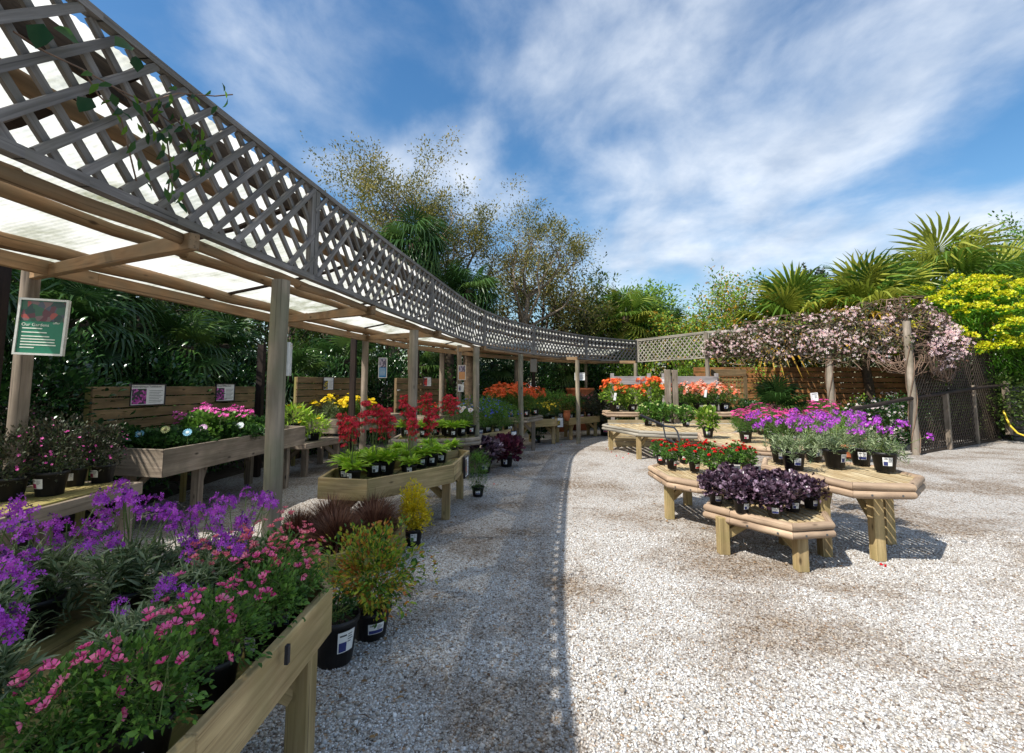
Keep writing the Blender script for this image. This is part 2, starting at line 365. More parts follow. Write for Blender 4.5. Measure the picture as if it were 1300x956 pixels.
FM = {
 'purple': fm('purple_petal', [(.40, .05, .52), (.62, .13, .74), (.56, .08, .60), (.30, .03, .42)], None),
 'violetbud': fm('violet_bud', [(.06, .02, .10), (.10, .03, .16)]),
 'pink': fm('pink_petal', [(.72, .07, .26), (.85, .14, .38), (.80, .22, .36)], (.25, .01, .05)),
 'salmon': fm('salmon_petal', [(.82, .16, .22), (.85, .25, .30)], (.4, .02, .05)),
 'red': fm('red_petal', [(.62, .008, .012), (.75, .015, .02), (.45, .005, .01)]),
 'crimson': fm('crimson_petal', [(.66, .010, .05), (.78, .016, .07), (.5, .008, .04)], (.7, .12, .05)),
 'orange': fm('orange_petal', [(.80, .14, .02), (.85, .20, .04), (.78, .09, .02)]),
 'peach': fm('peach_petal', [(.82, .22, .09), (.85, .36, .20), (.80, .15, .06), (.88, .62, .50)]),
 'yellow': fm('yellow_petal', [(.85, .62, .01), (.88, .70, .02)], (.55, .28, .01)),
 'magenta': fm('magenta_petal', [(.62, .03, .25), (.80, .07, .36)], (.45, .03, .10)),
 'hotpink': fm('hot_pink_petal', [(.75, .08, .42), (.82, .16, .50)]),
 'blue': fm('blue_petal', [(.04, .06, .50), (.08, .10, .62)]),
 'white': fm('white_petal', [(.80, .78, .78), (.82, .70, .76)], (.5, .3, .05)),
 'palepink': fm('pale_pink_petal', [(.80, .55, .60), (.82, .70, .74), (.75, .42, .50)], (.6, .5, .25)),
 'cream': fm('cream_petal', [(.62, .66, .28), (.75, .76, .42)]),
 'iceblue': fm('ice_blue_petal', [(.20, .50, .70)], (.65, .75, .75)),
 'lemon': fm('lemon_petal', [(.75, .74, .30)], (.12, .10, .02)),
 'lilac': fm('lilac_petal', [(.62, .34, .60)], (.8, .7, .75)),
}
TL = {'lance': T_leaf(.16, .03, .18), 'leaf': T_leaf(.5, .07, .15), 'rosette': T_leaf(.34, .05, .38), 'kite': T_kite(.5), 'thin': T_kite(.16),
      'needle': T_kite(.10), 'round': T_round(), 'cut': T_round(.9, 9, .22), 'blade': T_blade(.022, .5, 5)}
TF = {'four': T_flower(4, .95, .12, .1), 'five': T_flower(5, .85, .22, .12), 'cup': T_flower(5, 1.0, .4, .15), 'daisy': T_daisy(), 'ball': T_ball(), 'clem': T_flower(4, .75, .06, .12)}

def finish(root, parts):
    for nm, sc, mats in parts:
        me = sc.mesh(nm)
        if len(me.polygons): link(nm, me, root, mats)

def stems_to(sc, tips, base_r=.02, base=(0, 0, 0), w=.004, rs=rng):
    tips = np.asarray(tips); n = len(tips)
    b = np.c_[rs.normal(size=(n, 2))*base_r, np.zeros(n)]+np.asarray(base)
    mid = (b+tips)/2+np.c_[rs.normal(size=(n, 2))*.015, np.full(n, .01)]
    for p, q in ((b, mid), (mid, tips)):
        d = q-p; l = np.linalg.norm(d, axis=1)
        T = T_stem(1.0)
        # length along z, keep width constant: scale template per stem
        for i in range(n):
            tv = T[0]*[w, w, l[i]]
            sc.put((tv, T[1], T[2]), p[i:i+1], d[i:i+1], size=1, rs=rs)

def bush(rs, n, rx, rz, zc, tl, size, shell=.35, up=.5, ry=None, flat=0, bumpy=.0):
    """positions and directions of leaves in a mound centred at height zc"""
    p, d = sphere_pts(rs, n, shell)
    if bumpy:
        ph = rs.rand(6)*6.28; k = 1+bumpy*(np.sin(d[:, 0]*4+ph[0])*np.sin(d[:, 1]*4+ph[1])+np.sin(d[:, 2]*5+ph[2])*.7+.5*np.sin(d[:, 0]*9+ph[3])*np.cos(d[:, 1]*8+ph[4]))
        p = p*k[:, None]
    p = p*[rx, ry or rx, rz]+[0, 0, zc]
    dd = unit(d+rs.normal(size=(n, 3))*.5+[0, 0, up])
    return p, dd
def nrm_up(d, rs): return np.tile([0, 0, 1.], (len(d), 1))*1.0+rs.normal(size=d.shape)*.45

def pot_mesh(r=.085, h=.15, seed=0, ink='redink'):
    rs = random.Random(seed)
    m = MB(); m.lathe([(0.001, 0), (r*.76, 0), (r*.97, h*.86), (r*1.0, h*.86), (r*1.05, h*.87), (r*1.06, h), (r*1.0, h), (r*.98, h*.9), (r*.9, h*.6)], 22)
    c = MB(); c.lathe([(0.001, h*.88), (r*.5, h*.9), (r*.97, h*.86)], 14)
    lb = MB()
    def patch(u0, u1, v0, v1, off, mi):
        vs = []; k = 5
        for v in (v0, v1):
            rr = r*(.76+.21*v/.86)+off
            for i in range(k+1):
                t = -PI/2+(u0+(u1-u0)*i/k); vs.append((rr*math.cos(t), rr*math.sin(t), h*v))
        lb.add(vs, [(i, i+1, i+k+2, i+k+1) for i in range(k)], None, mi, True)
    w_ = rs.uniform(.30, .5); lo = rs.uniform(.26, .36); hi = lo+rs.uniform(.34, .46)
    patch(-w_, w_, lo, hi, .0022, 0); sp_ = hi-lo
    if rs.random() < .5: patch(-w_*.86, 0, lo+.04*sp_, lo+.5*sp_, .0034, 1)
    else: patch(-w_*.9, w_*.9, lo+.05*sp_, lo+.38*sp_, .0034, 1)
    for q in range(4): patch(w_*.1, w_*rs.uniform(.5, .85), lo+sp_*(.46+.12*q), lo+sp_*(.50+.12*q), .0034, 2)
    patch(-w_*.8, -w_*.05, lo+.78*sp_, lo+.86*sp_, .0034, 2)
    return m, c, lb, ink
POTN = [0]
def add_pot(root, r=.085, h=.15, ink='redink', label=True):
    POTN[0] += 1; m, c, lb, ink = pot_mesh(r, h, POTN[0], ink)
    p = m.build('pot', M['pot'], root); c.build('compost', M['compost'], root)
    if label: lb.build('pot_label', [M['white'], M[ink], M['ink']], p)
    return h*.88

# ------------------------------------------------------------- kinds of plant; each returns the prototype root
def mk_wallflower(seed, r=.085, h=.15, nst=9, hh=.34, dens=1.0, rim=14, ink='navy', lh=.20, fr=.55, leafs=.085):
    rs = np.random.RandomState(seed); root = empty('potted_wallflower', 'x', 'potted plant')
    z0 = add_pot(root, r, h, ink)
    lf, fl, st = Scat(), Scat(), Scat()
    # leafy shoots
    ns = int(32*dens); a = rs.rand(ns)*2*PI; q = np.sqrt(rs.rand(ns))*r*1.75
    tips = np.c_[np.cos(a)*q, np.sin(a)*q, z0+lh*(1-.85*(q/(r*1.75))**2*rs.rand(ns)-.12*rs.rand(ns))]
    a2 = rs.rand(rim)*2*PI; q2 = r*(1.15+.35*rs.rand(rim)); tips = np.concatenate([tips, np.c_[np.cos(a2)*q2, np.sin(a2)*q2, z0+.05*rs.rand(rim)-.01]])
    stems_to(st, tips, .02, (0, 0, z0), .004, rs)
    for t in tips:
        k = 24; z = rs.rand(k)*.10; d = unit(np.c_[rs.normal(size=(k, 2)), np.full(k, .45)+rs.rand(k)*.6])
        p = t+np.c_[rs.normal(size=(k, 2))*.006, -z]
        lf.put(TL['lance'], p, d, nrm_up(d, rs), leafs*(.55+.6*rs.rand(k)), rs)
    a = rs.rand(nst)*2*PI; q = np.sqrt(rs.rand(nst))*r*2.2*fr/.55
    tips = np.c_[np.cos(a)*q, np.sin(a)*q, z0+hh*(.60+.55*rs.rand(nst))]
    stems_to(st, tips, .025, (0, 0, z0), .0045, rs)
    for t in tips:
        k = rs.randint(16, 28); d = unit(np.c_[rs.normal(size=(k, 2)), rs.rand(k)*1.1-.1])
        L_ = .065*(.6+.5*rs.rand()); p = t+np.c_[d[:, :2]*.028*(.6+.7*rs.rand(k, 1)), -rs.rand(k)*L_+.02]
        fl.put(TF['four'], p, d, None, .021*(.75+.5*rs.rand(k)), rs)
        b = unit(rs.normal(size=(7, 3))+[0, 0, 1]); fl.put(TL['leaf'], t+[0, 0, .02]+b*.002, b, None, .012, rs, m=1)
        k = 4; zz = rs.rand(k)*.5; d = unit(np.c_[rs.normal(size=(k, 2)), np.full(k, .6)])
        lf.put(TL['lance'], np.c_[t[:2][None]*np.ones((k, 2))*(1-zz[:, None]*.5), z0+(t[2]-z0)*(1-zz-.15)], d, nrm_up(d, rs), .04, rs)
    finish(root, [('foliage', lf, LM['silver']), ('stems', st, M['stem']), ('flowers', fl, [FM['purple'], FM['violetbud']])])
    return root

def mk_bushplant(name, seed, leafm, tl, n, rx, rz, lsize, flower=None, ft='five', nf=0, fsize=.02, lift=.02, cluster=0, r=.085, h=.15, ink='redink', up=.6, top=.35, heart=None, clr=.03, second=None, bumpy=.15, label=True, shell=.3, stemw=.0035, fup=.6, cat='potted plant'):
    rs = np.random.RandomState(seed); root = empty(name, 'x', cat)
    z0 = add_pot(root, r, h, ink, label)
    lf, fl, st = Scat(), Scat(), Scat()
    zc = z0+rz*.85
    p, d = bush(rs, n, rx, rz, zc, tl, lsize, shell=shell, up=up, bumpy=bumpy)
    keep = p[:, 2] > z0+.005-(np.hypot(p[:, 0], p[:, 1]) > r)*.05; p, d = p[keep], d[keep]
    lf.put(TL[tl], p, d, nrm_up(d, rs), lsize*(.6+.7*rs.rand(len(p))), rs)
    sel = p[rs.choice(len(p), min(26, len(p)), replace=False)]; stems_to(st, sel, .02, (0, 0, z0), stemw, rs)
    if nf:
        q, dq = sphere_pts(rs, nf*4, .9); k = dq[:, 2] > top; q, dq = q[k][:nf], dq[k][:nf]
        q = dq*[rx, rx, rz]*(1+.12*rs.normal(size=(len(dq), 1)))+[0, 0, zc+lift]
        if lift > .03: stems_to(st, q-dq*.004, rx*.4, (0, 0, zc), .003, rs)
        if cluster:
            pp, dd = [], []
            for c, cd in zip(q, dq):
                k = cluster; e = unit(rs.normal(size=(k, 3))+cd*.8+[0, 0, .4]); pp.append(c+e*clr*(.6+.5*rs.rand(k, 1))); dd.append(e)
            q, dq = np.concatenate(pp), np.concatenate(dd)
        mm = 0
        fl.put(TF[ft], q, unit(dq*.7+[0, 0, fup]+rs.normal(size=dq.shape)*.25), None, fsize*(.75+.5*rs.rand(len(q))), rs)
    finish(root, [('foliage', lf, LM[leafm]), ('stems', st, M['stem']), ('flowers', fl, FM[flower] if flower else None)])
    return root

def mk_primula(seed, flowers=True, nst=5, hh=.38, r=.085, h=.145, nl=40, ls=.185, fcol='crimson'):
    rs = np.random.RandomState(seed); root = empty('potted_primrose', 'x', 'potted plant')
    z0 = add_pot(root, r, h, 'ink'); lf, fl, st = Scat(), Scat(), Scat()
    a = np.arange(nl)*2.4+rs.rand(nl)*.4; t = np.linspace(0, 1, nl)
    el = R(20)+t*R(55)
    d = np.c_[np.cos(a)*np.cos(el), np.sin(a)*np.cos(el), np.sin(el)]
    p = np.c_[np.cos(a)*.02, np.sin(a)*.02, np.full(nl, z0+.005)+t*.02]
    up = np.tile([0, 0, 1.], (nl, 1))+rs.normal(size=(nl, 3))*.2
    lf.put(TL['rosette'], p, d, up, ls*(1.05-.35*t)*(.8+.4*rs.rand(nl)), rs)
    if flowers:
        a = rs.rand(nst)*2*PI; q = .06*np.sqrt(rs.rand(nst))*1.6
        tips = np.c_[np.cos(a)*q, np.sin(a)*q, z0+hh*(.75+.35*rs.rand(nst))]
        stems_to(st, tips, .012, (0, 0, z0), .006, rs)
        for tp in tips:
            for dz, k, rr in ((0, 28, .062), (-.085, 16, .050), (-.16, 4, .035)):
                b = rs.rand(k)*2*PI; e = unit(np.c_[np.cos(b), np.sin(b), .2+rs.rand(k)*.9]); pp = tp+[0, 0, dz]+e*rr*(.6+.5*rs.rand(k, 1))
                stems_to(st, pp, .001, tp+[0, 0, dz-.012], .002, rs)
                fl.put(TF['five'], pp, e, None, .030*(.8+.4*rs.rand(k)), rs)
    finish(root, [('foliage', lf, LM['lime']), ('stems', st, M['stem']), ('flowers', fl, FM[fcol])])
    return root

# ------------------------------------------------------------- fans, palms, trees
def T_fan(rs, n=26, span=300, droop=.25, w=.085):
    """fan leaf: petiole 0..0.45 along z then fan of radius .55; y up normal"""
    v, f, p = [], [], []
    def addq(a, b, c, d, pv):
        k = len(v); v.extend([a, b, c, d]); f.append((k, k+1, k+2, k+3)); p.extend(pv)
    v += [[-.012, 0, 0], [.012, 0, 0], [.008, 0, .46], [-.008, 0, .46]]; f.append((0, 1, 2, 3)); p += [0, 0, 0, 0]
    hub = np.array([0, 0, .46])
    for i in range(n):
        t = R(-span/2+span*i/(n-1)); L_ = .55*(.72+.28*math.cos(t/1.6))*(.93+.14*rs.rand())
        dr = droop*(.6+.8*rs.rand())
        def at(u, off, yy): return [math.sin(t)*L_*u+math.cos(t)*off, yy, .46+math.cos(t)*L_*u-math.sin(t)*off]
        ww = w*.5
        y1 = .02; k = len(v)
        v += [list(hub), at(.5, -ww*.52, y1+.012), at(.5, 0, y1-.008), at(.5, ww*.52, y1+.012), at(.8, -ww*.3, y1-dr*.25), at(.8, ww*.3, y1-dr*.25), at(1.0, 0, y1-dr*.7)]
        f += [(k, k+2, k+1), (k, k+3, k+2), (k+1, k+2, k+5, k+4), (k+2, k+3, k+5), (k+4, k+5, k+6)]
        p += [0, .4, .4, .4, .7, .7, 1]
    return A(v, dtype=float), f, A(p, dtype=float)
def palm_mesh(rs, nf=34, size=1.1, lo=-45, hi=80, nold=0, ndead=8, droop=.3, var=3):
    Ts = [T_fan(rs, 24, 290, droop*(.6+.5*i)) for i in range(var)]
    g, old, dead = Scat(), Scat(), Scat()
    for i in range(nf):
        t = i/(nf-1); el = R(hi+(lo-hi)*t**.8+rs.normal()*6); a = i*2.4+rs.normal()*.2
        d = A([[math.cos(a)*math.cos(el), math.sin(a)*math.cos(el), math.sin(el)]])
        up = A([[-math.cos(a)*math.sin(el), -math.sin(a)*math.sin(el), math.cos(el)]])
        up = up+rs.normal(size=(1, 3))*.15
        g_ = old if i > nf-1-nold else g
        g_.put(Ts[rs.randint(var)], A([[0, 0, -.28*t]]), d, up, size*(.85+.3*rs.rand()), rs)
    for i in range(ndead):
        a = rs.rand()*2*PI; el = R(-60-25*rs.rand())
        d = A([[math.cos(a)*math.cos(el), math.sin(a)*math.cos(el), math.sin(el)]]); up = A([[-math.cos(a)*math.sin(el), -math.sin(a)*math.sin(el), math.cos(el)]])
        dead.put(Ts[rs.randint(var)], A([[0, 0, -.3-.2*rs.rand()]]), d, up, size*.8*(.8+.3*rs.rand()), rs)
    return g.mesh('crown'), old.mesh('old_fronds'), dead.mesh('dead_fronds')
PALMS = {}
def palm(x, y, zc, size, seed, label, mat='palm', nold=0, ndead=8, nf=34, lo=-45, hi=80, name='fan_palm', group='fan palms', droop=.3, tr=.13):
    key = (seed, nold, ndead, nf, lo, hi, droop)
    if key not in PALMS:
        PALMS[key] = palm_mesh(np.random.RandomState(seed), nf, 1.0, lo, hi, nold, ndead, droop)
    g, old, dead = PALMS[key]
    root = empty(name, label, 'palm', (x, y, 0), group=group)
    t = MB(); k = 7; t.tube([(.05*math.sin(i*.9), .04*math.cos(i*1.3), zc*i/k) for i in range(k+1)], [tr*(1.15-.02*i) for i in range(k+1)], 10, wob=.25)
    t.build('trunk', M['palmtrunk'], root)
    for me, nm, mt in ((g, 'crown', LM[mat]), (old, 'old_fronds', LM['palmold']), (dead, 'dead_fronds', LM['palmdead'])):
        if len(me.polygons) == 0: continue
        me2 = me if (not me.materials or me.materials[0] == mt) else me.copy()
        if me2 is not me: me2.materials.clear()
        o = link(nm, me2, root, mt); o.location = (.05*math.sin(6.3), .04*math.cos(9.1), zc); o.scale = (size,)*3; o.rotation_euler = (0, 0, seed*1.7+x)
    return root

def branchy(rs, m, st, base, tip, rad, levels, leafcb, spread=.5, nb=5, bend=.18):
    """limb from base to tip as a bent tube with side branches; leafcb(point, dir) at the twig ends"""
    base, tip = np.array(base, float), np.array(tip, float); L_ = np.linalg.norm(tip-base); k = 5
    off = rs.normal(size=3)*L_*bend; pts = []
    for i in range(k+1):
        t = i/k; pts.append(base+(tip-base)*t+off*math.sin(PI*t)+rs.normal(size=3)*L_*.02*(0 < i < k))
    rr = [rad*(1-.75*i/k) for i in range(k+1)]
    m.tube([tuple(p) for p in pts], rr, 5 if levels < 2 else 8, cap=False)
    if levels == 0: leafcb(pts); return
    for i in range(nb):
        t = .35+.65*(i+rs.rand())/nb; j = min(int(t*k), k-1); p = pts[j]+(pts[j+1]-pts[j])*(t*k-j)
        ax = unit(pts[j+1]-pts[j]); d = unit(ax*.9+rs.normal(size=3)*spread*1.2+[0, 0, .15])
        branchy(rs, m, st, p, p+d*L_*(.42+.25*rs.rand())*(1.1-.3*t), rad*(1-.7*t)*.6, levels-1, leafcb, spread, nb, bend)
    leafcb(pts[-3:])
def tree(name, x, y, h, crown_r, crown_z, seed, label, leafm='tree', tl='kite', lsize=.12, per=14, nl=9, trunk_r=.16, levels=2, nb=4, barkm='bark', spread=.5, group=None, twig=.28, cat='tree', lean=(0, 0), ry=None):
    """h = total height, crown ellipsoid centre height crown_z, radius crown_r"""
    rs = np.random.RandomState(seed); root = empty(name, label, cat, (x, y, 0), group=group)
    m, lf = MB(), Scat(); acc_p, acc_d = [], []
    def cb(pts):
        pts = np.array(pts); n = per
        t = rs.rand(n)*(len(pts)-1); j = np.minimum(t.astype(int), len(pts)-2); p = pts[j]+(pts[j+1]-pts[j])*(t-j)[:, None]
        ax = unit(pts[-1]-pts[0]); d = unit(rs.normal(size=(n, 3))+ax*.7+[0, 0, .1])
        acc_p.append(p+d*twig*rs.rand(n, 1)**.7); acc_d.append(d)
    th = max(.4, crown_z-crown_r*.9)
    tp = [(lean[0]*i/4, lean[1]*i/4, th*i/4) for i in range(5)]; m.tube(tp, [trunk_r*(1.25-.12*i) for i in range(5)], 10, wob=.1)
    rz = h-crown_z
    for i in range(nl):
        a = i*2.4+rs.rand()*.6; el = R(5+75*((i+.5)/nl))
        d = A([math.cos(a)*math.cos(el)*crown_r, math.sin(a)*math.cos(el)*(ry or crown_r), math.sin(el)*rz+0])
        tip = A([lean[0]*1.5, lean[1]*1.5, crown_z])+d*(.75+.15*rs.rand())
        branchy(rs, m, None, tp[-1] if i % 2 else tp[-2], tip, trunk_r*.5, levels, cb, spread, nb)
    m.build('trunk', M[barkm], root)
    p = np.concatenate(acc_p); d = np.concatenate(acc_d)
    lf.put(TL[tl], p, d, nrm_up(d, rs), lsize*(.6+.7*rs.rand(len(p))), rs)
    link('crown', lf.mesh('crown'), root, LM[leafm])
    return root
SHR = {}
def shrub(x, y, w, h, seed, label, leafm='glossy', tl='leaf', lsize=.09, n=5200, name='shrub', group=None, ry=None, z0=0, cat='shrub', shell=.45, bumpy=.16, stems=True, flower=None, nf=0, fsize=.04, ft='five', uniq=0):
    key = (leafm, tl, seed, n, flower, lsize, bumpy)
    rs = np.random.RandomState(seed)
    if key not in SHR:
        lf = Scat(); k = 26                       # many clumps of leaves spread through the crown
        KC = 120; c, cd = sphere_pts(rs, KC, .30); c = c*(1+bumpy*rs.normal(size=(KC, 1)))
        own = rs.randint(0, KC, n); q = rs.normal(size=(n, 3))*.115*(.7+.7*rs.rand(KC)[own])[:, None]
        p = (c[own]+q)*[.5, .5, .5]; d = unit(q+cd[own]*.25+[0, 0, .06]+rs.normal(size=(n, 3))*.08)
        lf.put(TL[tl], p, d, nrm_up(d, rs), 1.0*(.6+.7*rs.rand(n))*lsize, rs)
        fl = Scat()
        if nf:
            q = c[rs.randint(0, KC, nf)]*.5*1.18+rs.normal(size=(nf, 3))*.05; fl.put(TF[ft], q, unit(q+rs.normal(size=q.shape)*.3), None, fsize, rs)
        b = MB()
        for i in range(14):
            e = c[i*5]*.5; b.tube([(0, 0, -.5), (e[0]*.3, e[1]*.3, -.2), tuple(e)], [.012, .008, .004], 5, cap=False)
        SHR[key] = (lf.mesh('foliage'), fl.mesh('flowers'), b)
    me, fme, b = SHR[key]
    root = empty(name, label, cat, (x, y, z0), group=group)
    mb = link('foliage', me, root, LM[leafm]); sc = (w, ry or w, h); off = h*.5
    mb.location = (0, 0, off); mb.scale = sc; mb.rotation_euler.z = 0
    if nf: f_ = link('flowers', fme, root, FM[flower] if flower in FM else LM[flower]); f_.location = (0, 0, off); f_.scale = sc
    if isinstance(b, MB):
        o = b.build('branches', M['bark'], root); SHR[key] = (me, fme, o.data)
    else: o = link('branches', b, root)
    o.location = (0, 0, off); o.scale = sc
    return root
CLX, CLY = 3.1, 7.4
# ============================================================= camera, sun, sky
cam = bpy.data.cameras.new('camera'); cam.lens = 36*F/1300; cam.sensor_width = 36; cam.sensor_fit = 'HORIZONTAL'
cam.clip_start = .05; cam.clip_end = 900; cam.shift_y = -45/1300
co = bpy.data.objects.new('camera', cam); COL.objects.link(co); co.location = (0, 0, CAMZ); co.rotation_euler = (PI/2+TILT, 0, 0)
SC.camera = co
SUNV = Vector((-2.0, -1.5, 2.99)).normalized()
sl = bpy.data.lights.new('sun', 'SUN'); sl.energy = 3.35; sl.angle = R(.55); sl.color = (1, .95, .87)
so = bpy.data.objects.new('sun', sl); COL.objects.link(so); so.rotation_euler = (-SUNV).to_track_quat('-Z', 'Y').to_euler(); so.location = (-20, -15, 30)
W = bpy.data.worlds.new('World'); SC.world = W; W.use_nodes = True
t = W.node_tree; N, L = t.nodes, t.links; bg = N['Background']; bg.inputs['Strength'].default_value = .15
sky = N.new('ShaderNodeTexSky'); sky.sky_type = 'NISHITA'; sky.sun_disc = False
sky.sun_elevation = math.asin(SUNV.z); sky.sun_rotation = math.atan2(SUNV.x, SUNV.y); sky.air_density = 1.25; sky.dust_density = .6; sky.ozone_density = 2.2
tc = N.new('ShaderNodeTexCoord'); sep = N.new('ShaderNodeSeparateXYZ'); L.new(tc.outputs['Generated'], sep.inputs[0])
def mth(op, a, b=None, c=None):
    n = N.new('ShaderNodeMath'); n.operation = op
    for i, q in enumerate((a, b, c)):
        if q is None: continue
        if isinstance(q, (int, float)): n.inputs[i].default_value = q
        else: L.new(q, n.inputs[i])
    return n.outputs[0]
zz = mth('ADD', mth('MAXIMUM', sep.outputs[2], 0.0), .22)
cx = mth('DIVIDE', sep.outputs[0], zz); cy = mth('DIVIDE', sep.outputs[1], zz)
cmb = N.new('ShaderNodeCombineXYZ'); L.new(cx, cmb.inputs[0]); L.new(cy, cmb.inputs[1])
def noise(scale, detail, rough, dist, off, sc=(1, 1, 1), rot=0):
    mp = N.new('ShaderNodeMapping'); mp.inputs['Location'].default_value = off; mp.inputs['Scale'].default_value = sc; mp.inputs['Rotation'].default_value = (0, 0, rot)
    L.new(cmb.outputs[0], mp.inputs[0]); n = N.new('ShaderNodeTexNoise'); n.inputs['Scale'].default_value = scale; n.inputs['Detail'].default_value = detail
    n.inputs['Roughness'].default_value = rough; n.inputs['Distortion'].default_value = dist; L.new(mp.outputs[0], n.inputs[0]); return n.outputs['Fac']
def mrange(v, a, b, c, d, smooth=True):
    n = N.new('ShaderNodeMapRange'); n.interpolation_type = 'SMOOTHSTEP' if smooth else 'LINEAR'
    for i, q in zip((1, 2, 3, 4), (a, b, c, d)): n.inputs[i].default_value = q
    L.new(v, n.inputs[0]); return n.outputs[0]
big = noise(.80, 3.5, .5, .25, (CLX, CLY, 0), (1, .8, 1), .4)
fine = noise(2.3, 9, .55, .3, (1.3, 2.2, 0), (1, .8, 1), .6)
wisp = noise(5.5, 8, .6, .4, (8.3, .4, 2), (1, .6, 1), .7)
s = mth('ADD', mth('MULTIPLY', big, 1.0), mth('ADD', mth('MULTIPLY', fine, .55), mth('MULTIPLY', wisp, .16)))
cov = mrange(s, .73, 1.05, 0, .93)
shade = noise(3.2, 6, .55, .2, (5.5, 1.2, 4))
ccol = ramp(N, [(.34, (1.75, 2.1, 2.65)), (.66, (3.3, 3.5, 3.75))]); L.new(shade, ccol.inputs[0])
hs = N.new('ShaderNodeHueSaturation'); hs.inputs['Saturation'].default_value = 1.3; hs.inputs['Value'].default_value = .49; L.new(sky.outputs[0], hs.inputs['Color'])
mx = N.new('ShaderNodeMix'); mx.data_type = 'RGBA'; L.new(cov, mx.inputs[0]); L.new(hs.outputs[0], mx.inputs[6]); L.new(ccol.outputs[0], mx.inputs[7])
L.new(mx.outputs[2], bg.inputs['Color'])
SC.view_settings.view_transform = 'Standard'; SC.view_settings.look = 'None'; SC.view_settings.gamma = 1; SC.view_settings.exposure = 1.08
SC.view_settings.use_curve_mapping = False
SC.render.engine = 'CYCLES'
SC.cycles.max_bounces = 8; SC.cycles.transparent_max_bounces = 12

# ============================================================= ground
def gravel_mat():
    m, t, N, L, b = nt('gravel')
    tc = N.new('ShaderNodeTexCoord')
    vo = N.new('ShaderNodeTexVoronoi'); vo.inputs['Scale'].default_value = 78; vo.inputs['Randomness'].default_value = 1
    L.new(tc.outputs['Object'], vo.inputs['Vector'])
    sp = N.new('ShaderNodeSeparateColor'); L.new(vo.outputs['Color'], sp.inputs[0])
    r = ramp(N, [(0, (.12, .10, .085)), (.10, (.26, .22, .18)), (.26, (.40, .38, .35)), (.5, (.51, .495, .47)), (.78, (.58, .57, .55)), (.92, (.65, .645, .63)), (.97, (.42, .29, .18))]); L.new(sp.outputs[0], r.inputs[0])
    n = N.new('ShaderNodeTexNoise'); n.inputs['Scale'].default_value = .75; n.inputs['Detail'].default_value = 6; n.inputs['Roughness'].default_value = .62; L.new(tc.outputs['Object'], n.inputs['Vector'])
    rr = ramp(N, [(.46, (0, 0, 0)), (.60, (.95, .95, .95))]); L.new(n.outputs['Fac'], rr.inputs[0])
    n5 = N.new('ShaderNodeTexNoise'); n5.inputs['Scale'].default_value = 26; n5.inputs['Detail'].default_value = 3; L.new(tc.outputs['Object'], n5.inputs['Vector'])
    r5 = ramp(N, [(.38, (.25, .25, .25)), (.6, (1, 1, 1))]); L.new(n5.outputs['Fac'], r5.inputs[0])
    mm = N.new('ShaderNodeMix'); mm.data_type = 'RGBA'; mm.blend_type = 'MULTIPLY'; mm.inputs[0].default_value = 1; L.new(rr.outputs[0], mm.inputs[6]); L.new(r5.outputs[0], mm.inputs[7])
    mx = N.new('ShaderNodeMix'); mx.data_type = 'RGBA'; mx.blend_type = 'MULTIPLY'; mx.inputs[7].default_value = (.40, .29, .185, 1); L.new(mm.outputs[2], mx.inputs[0]); L.new(r.outputs[0], mx.inputs[6])
    # gaps between stones
    gd = ramp(N, [(.30, (1, 1, 1)), (.62, (.42, .38, .34))]); L.new(vo.outputs['Distance'], gd.inputs[0])
    m3 = N.new('ShaderNodeMix'); m3.data_type = 'RGBA'; m3.blend_type = 'MULTIPLY'; m3.inputs[0].default_value = .55; L.new(mx.outputs[2], m3.inputs[6]); L.new(gd.outputs[0], m3.inputs[7])
    L.new(m3.outputs[2], b.inputs['Base Color']); b.inputs['Roughness'].default_value = .85; b.inputs['Specular IOR Level'].default_value = .2
    inv = N.new('ShaderNodeMath'); inv.operation = 'SUBTRACT'; inv.inputs[0].default_value = 1; L.new(vo.outputs['Distance'], inv.inputs[1])
    bp = N.new('ShaderNodeBump'); bp.inputs['Strength'].default_value = .85; bp.inputs['Distance'].default_value = .010; L.new(inv.outputs[0], bp.inputs['Height']); L.new(bp.outputs[0], b.inputs['Normal'])
    return m
M['gravel'] = gravel_mat()
def stone_mat():
    m = leafmat('gravel_stone', [(.24, .20, .16), (.44, .41, .36), (.53, .52, .49), (.62, .61, .59), (.69, .69, .68), (.72, .72, .72), (.42, .42, .42)], .8, 0, spec=.2)
    t = m.node_tree; N, L = t.nodes, t.links; b = N['Principled BSDF']; src = b.inputs['Base Color'].links[0].from_socket
    tc = N.new('ShaderNodeTexCoord')
    n = N.new('ShaderNodeTexNoise'); n.inputs['Scale'].default_value = .75; n.inputs['Detail'].default_value = 6; n.inputs['Roughness'].default_value = .62; L.new(tc.outputs['Object'], n.inputs['Vector'])
    rr = ramp(N, [(.46, (0, 0, 0)), (.60, (.8, .8, .8))]); L.new(n.outputs['Fac'], rr.inputs[0])
    mx = N.new('ShaderNodeMix'); mx.data_type = 'RGBA'; mx.blend_type = 'MULTIPLY'; mx.inputs[7].default_value = (.42, .31, .205, 1); L.new(rr.outputs[0], mx.inputs[0]); L.new(src, mx.inputs[6]); L.new(mx.outputs[2], b.inputs['Base Color'])
    return m
M['soil'] = plain('bed_soil', (.045, .032, .022), .95, var=.6, scale=14, bump=1)
g = MB(); g.add([(-250, -250, 0), (250, -250, 0), (250, 250, 0), (-250, 250, 0)], [(0, 1, 2, 3)]); g.build('gravel_ground', M['gravel'], kind='structure')
def sheet(name, poly, z, mat):
    s = MB(); s.add([(x, y, z) for x, y in poly], [tuple(range(len(poly)))]); return s.build(name, mat, kind='structure')
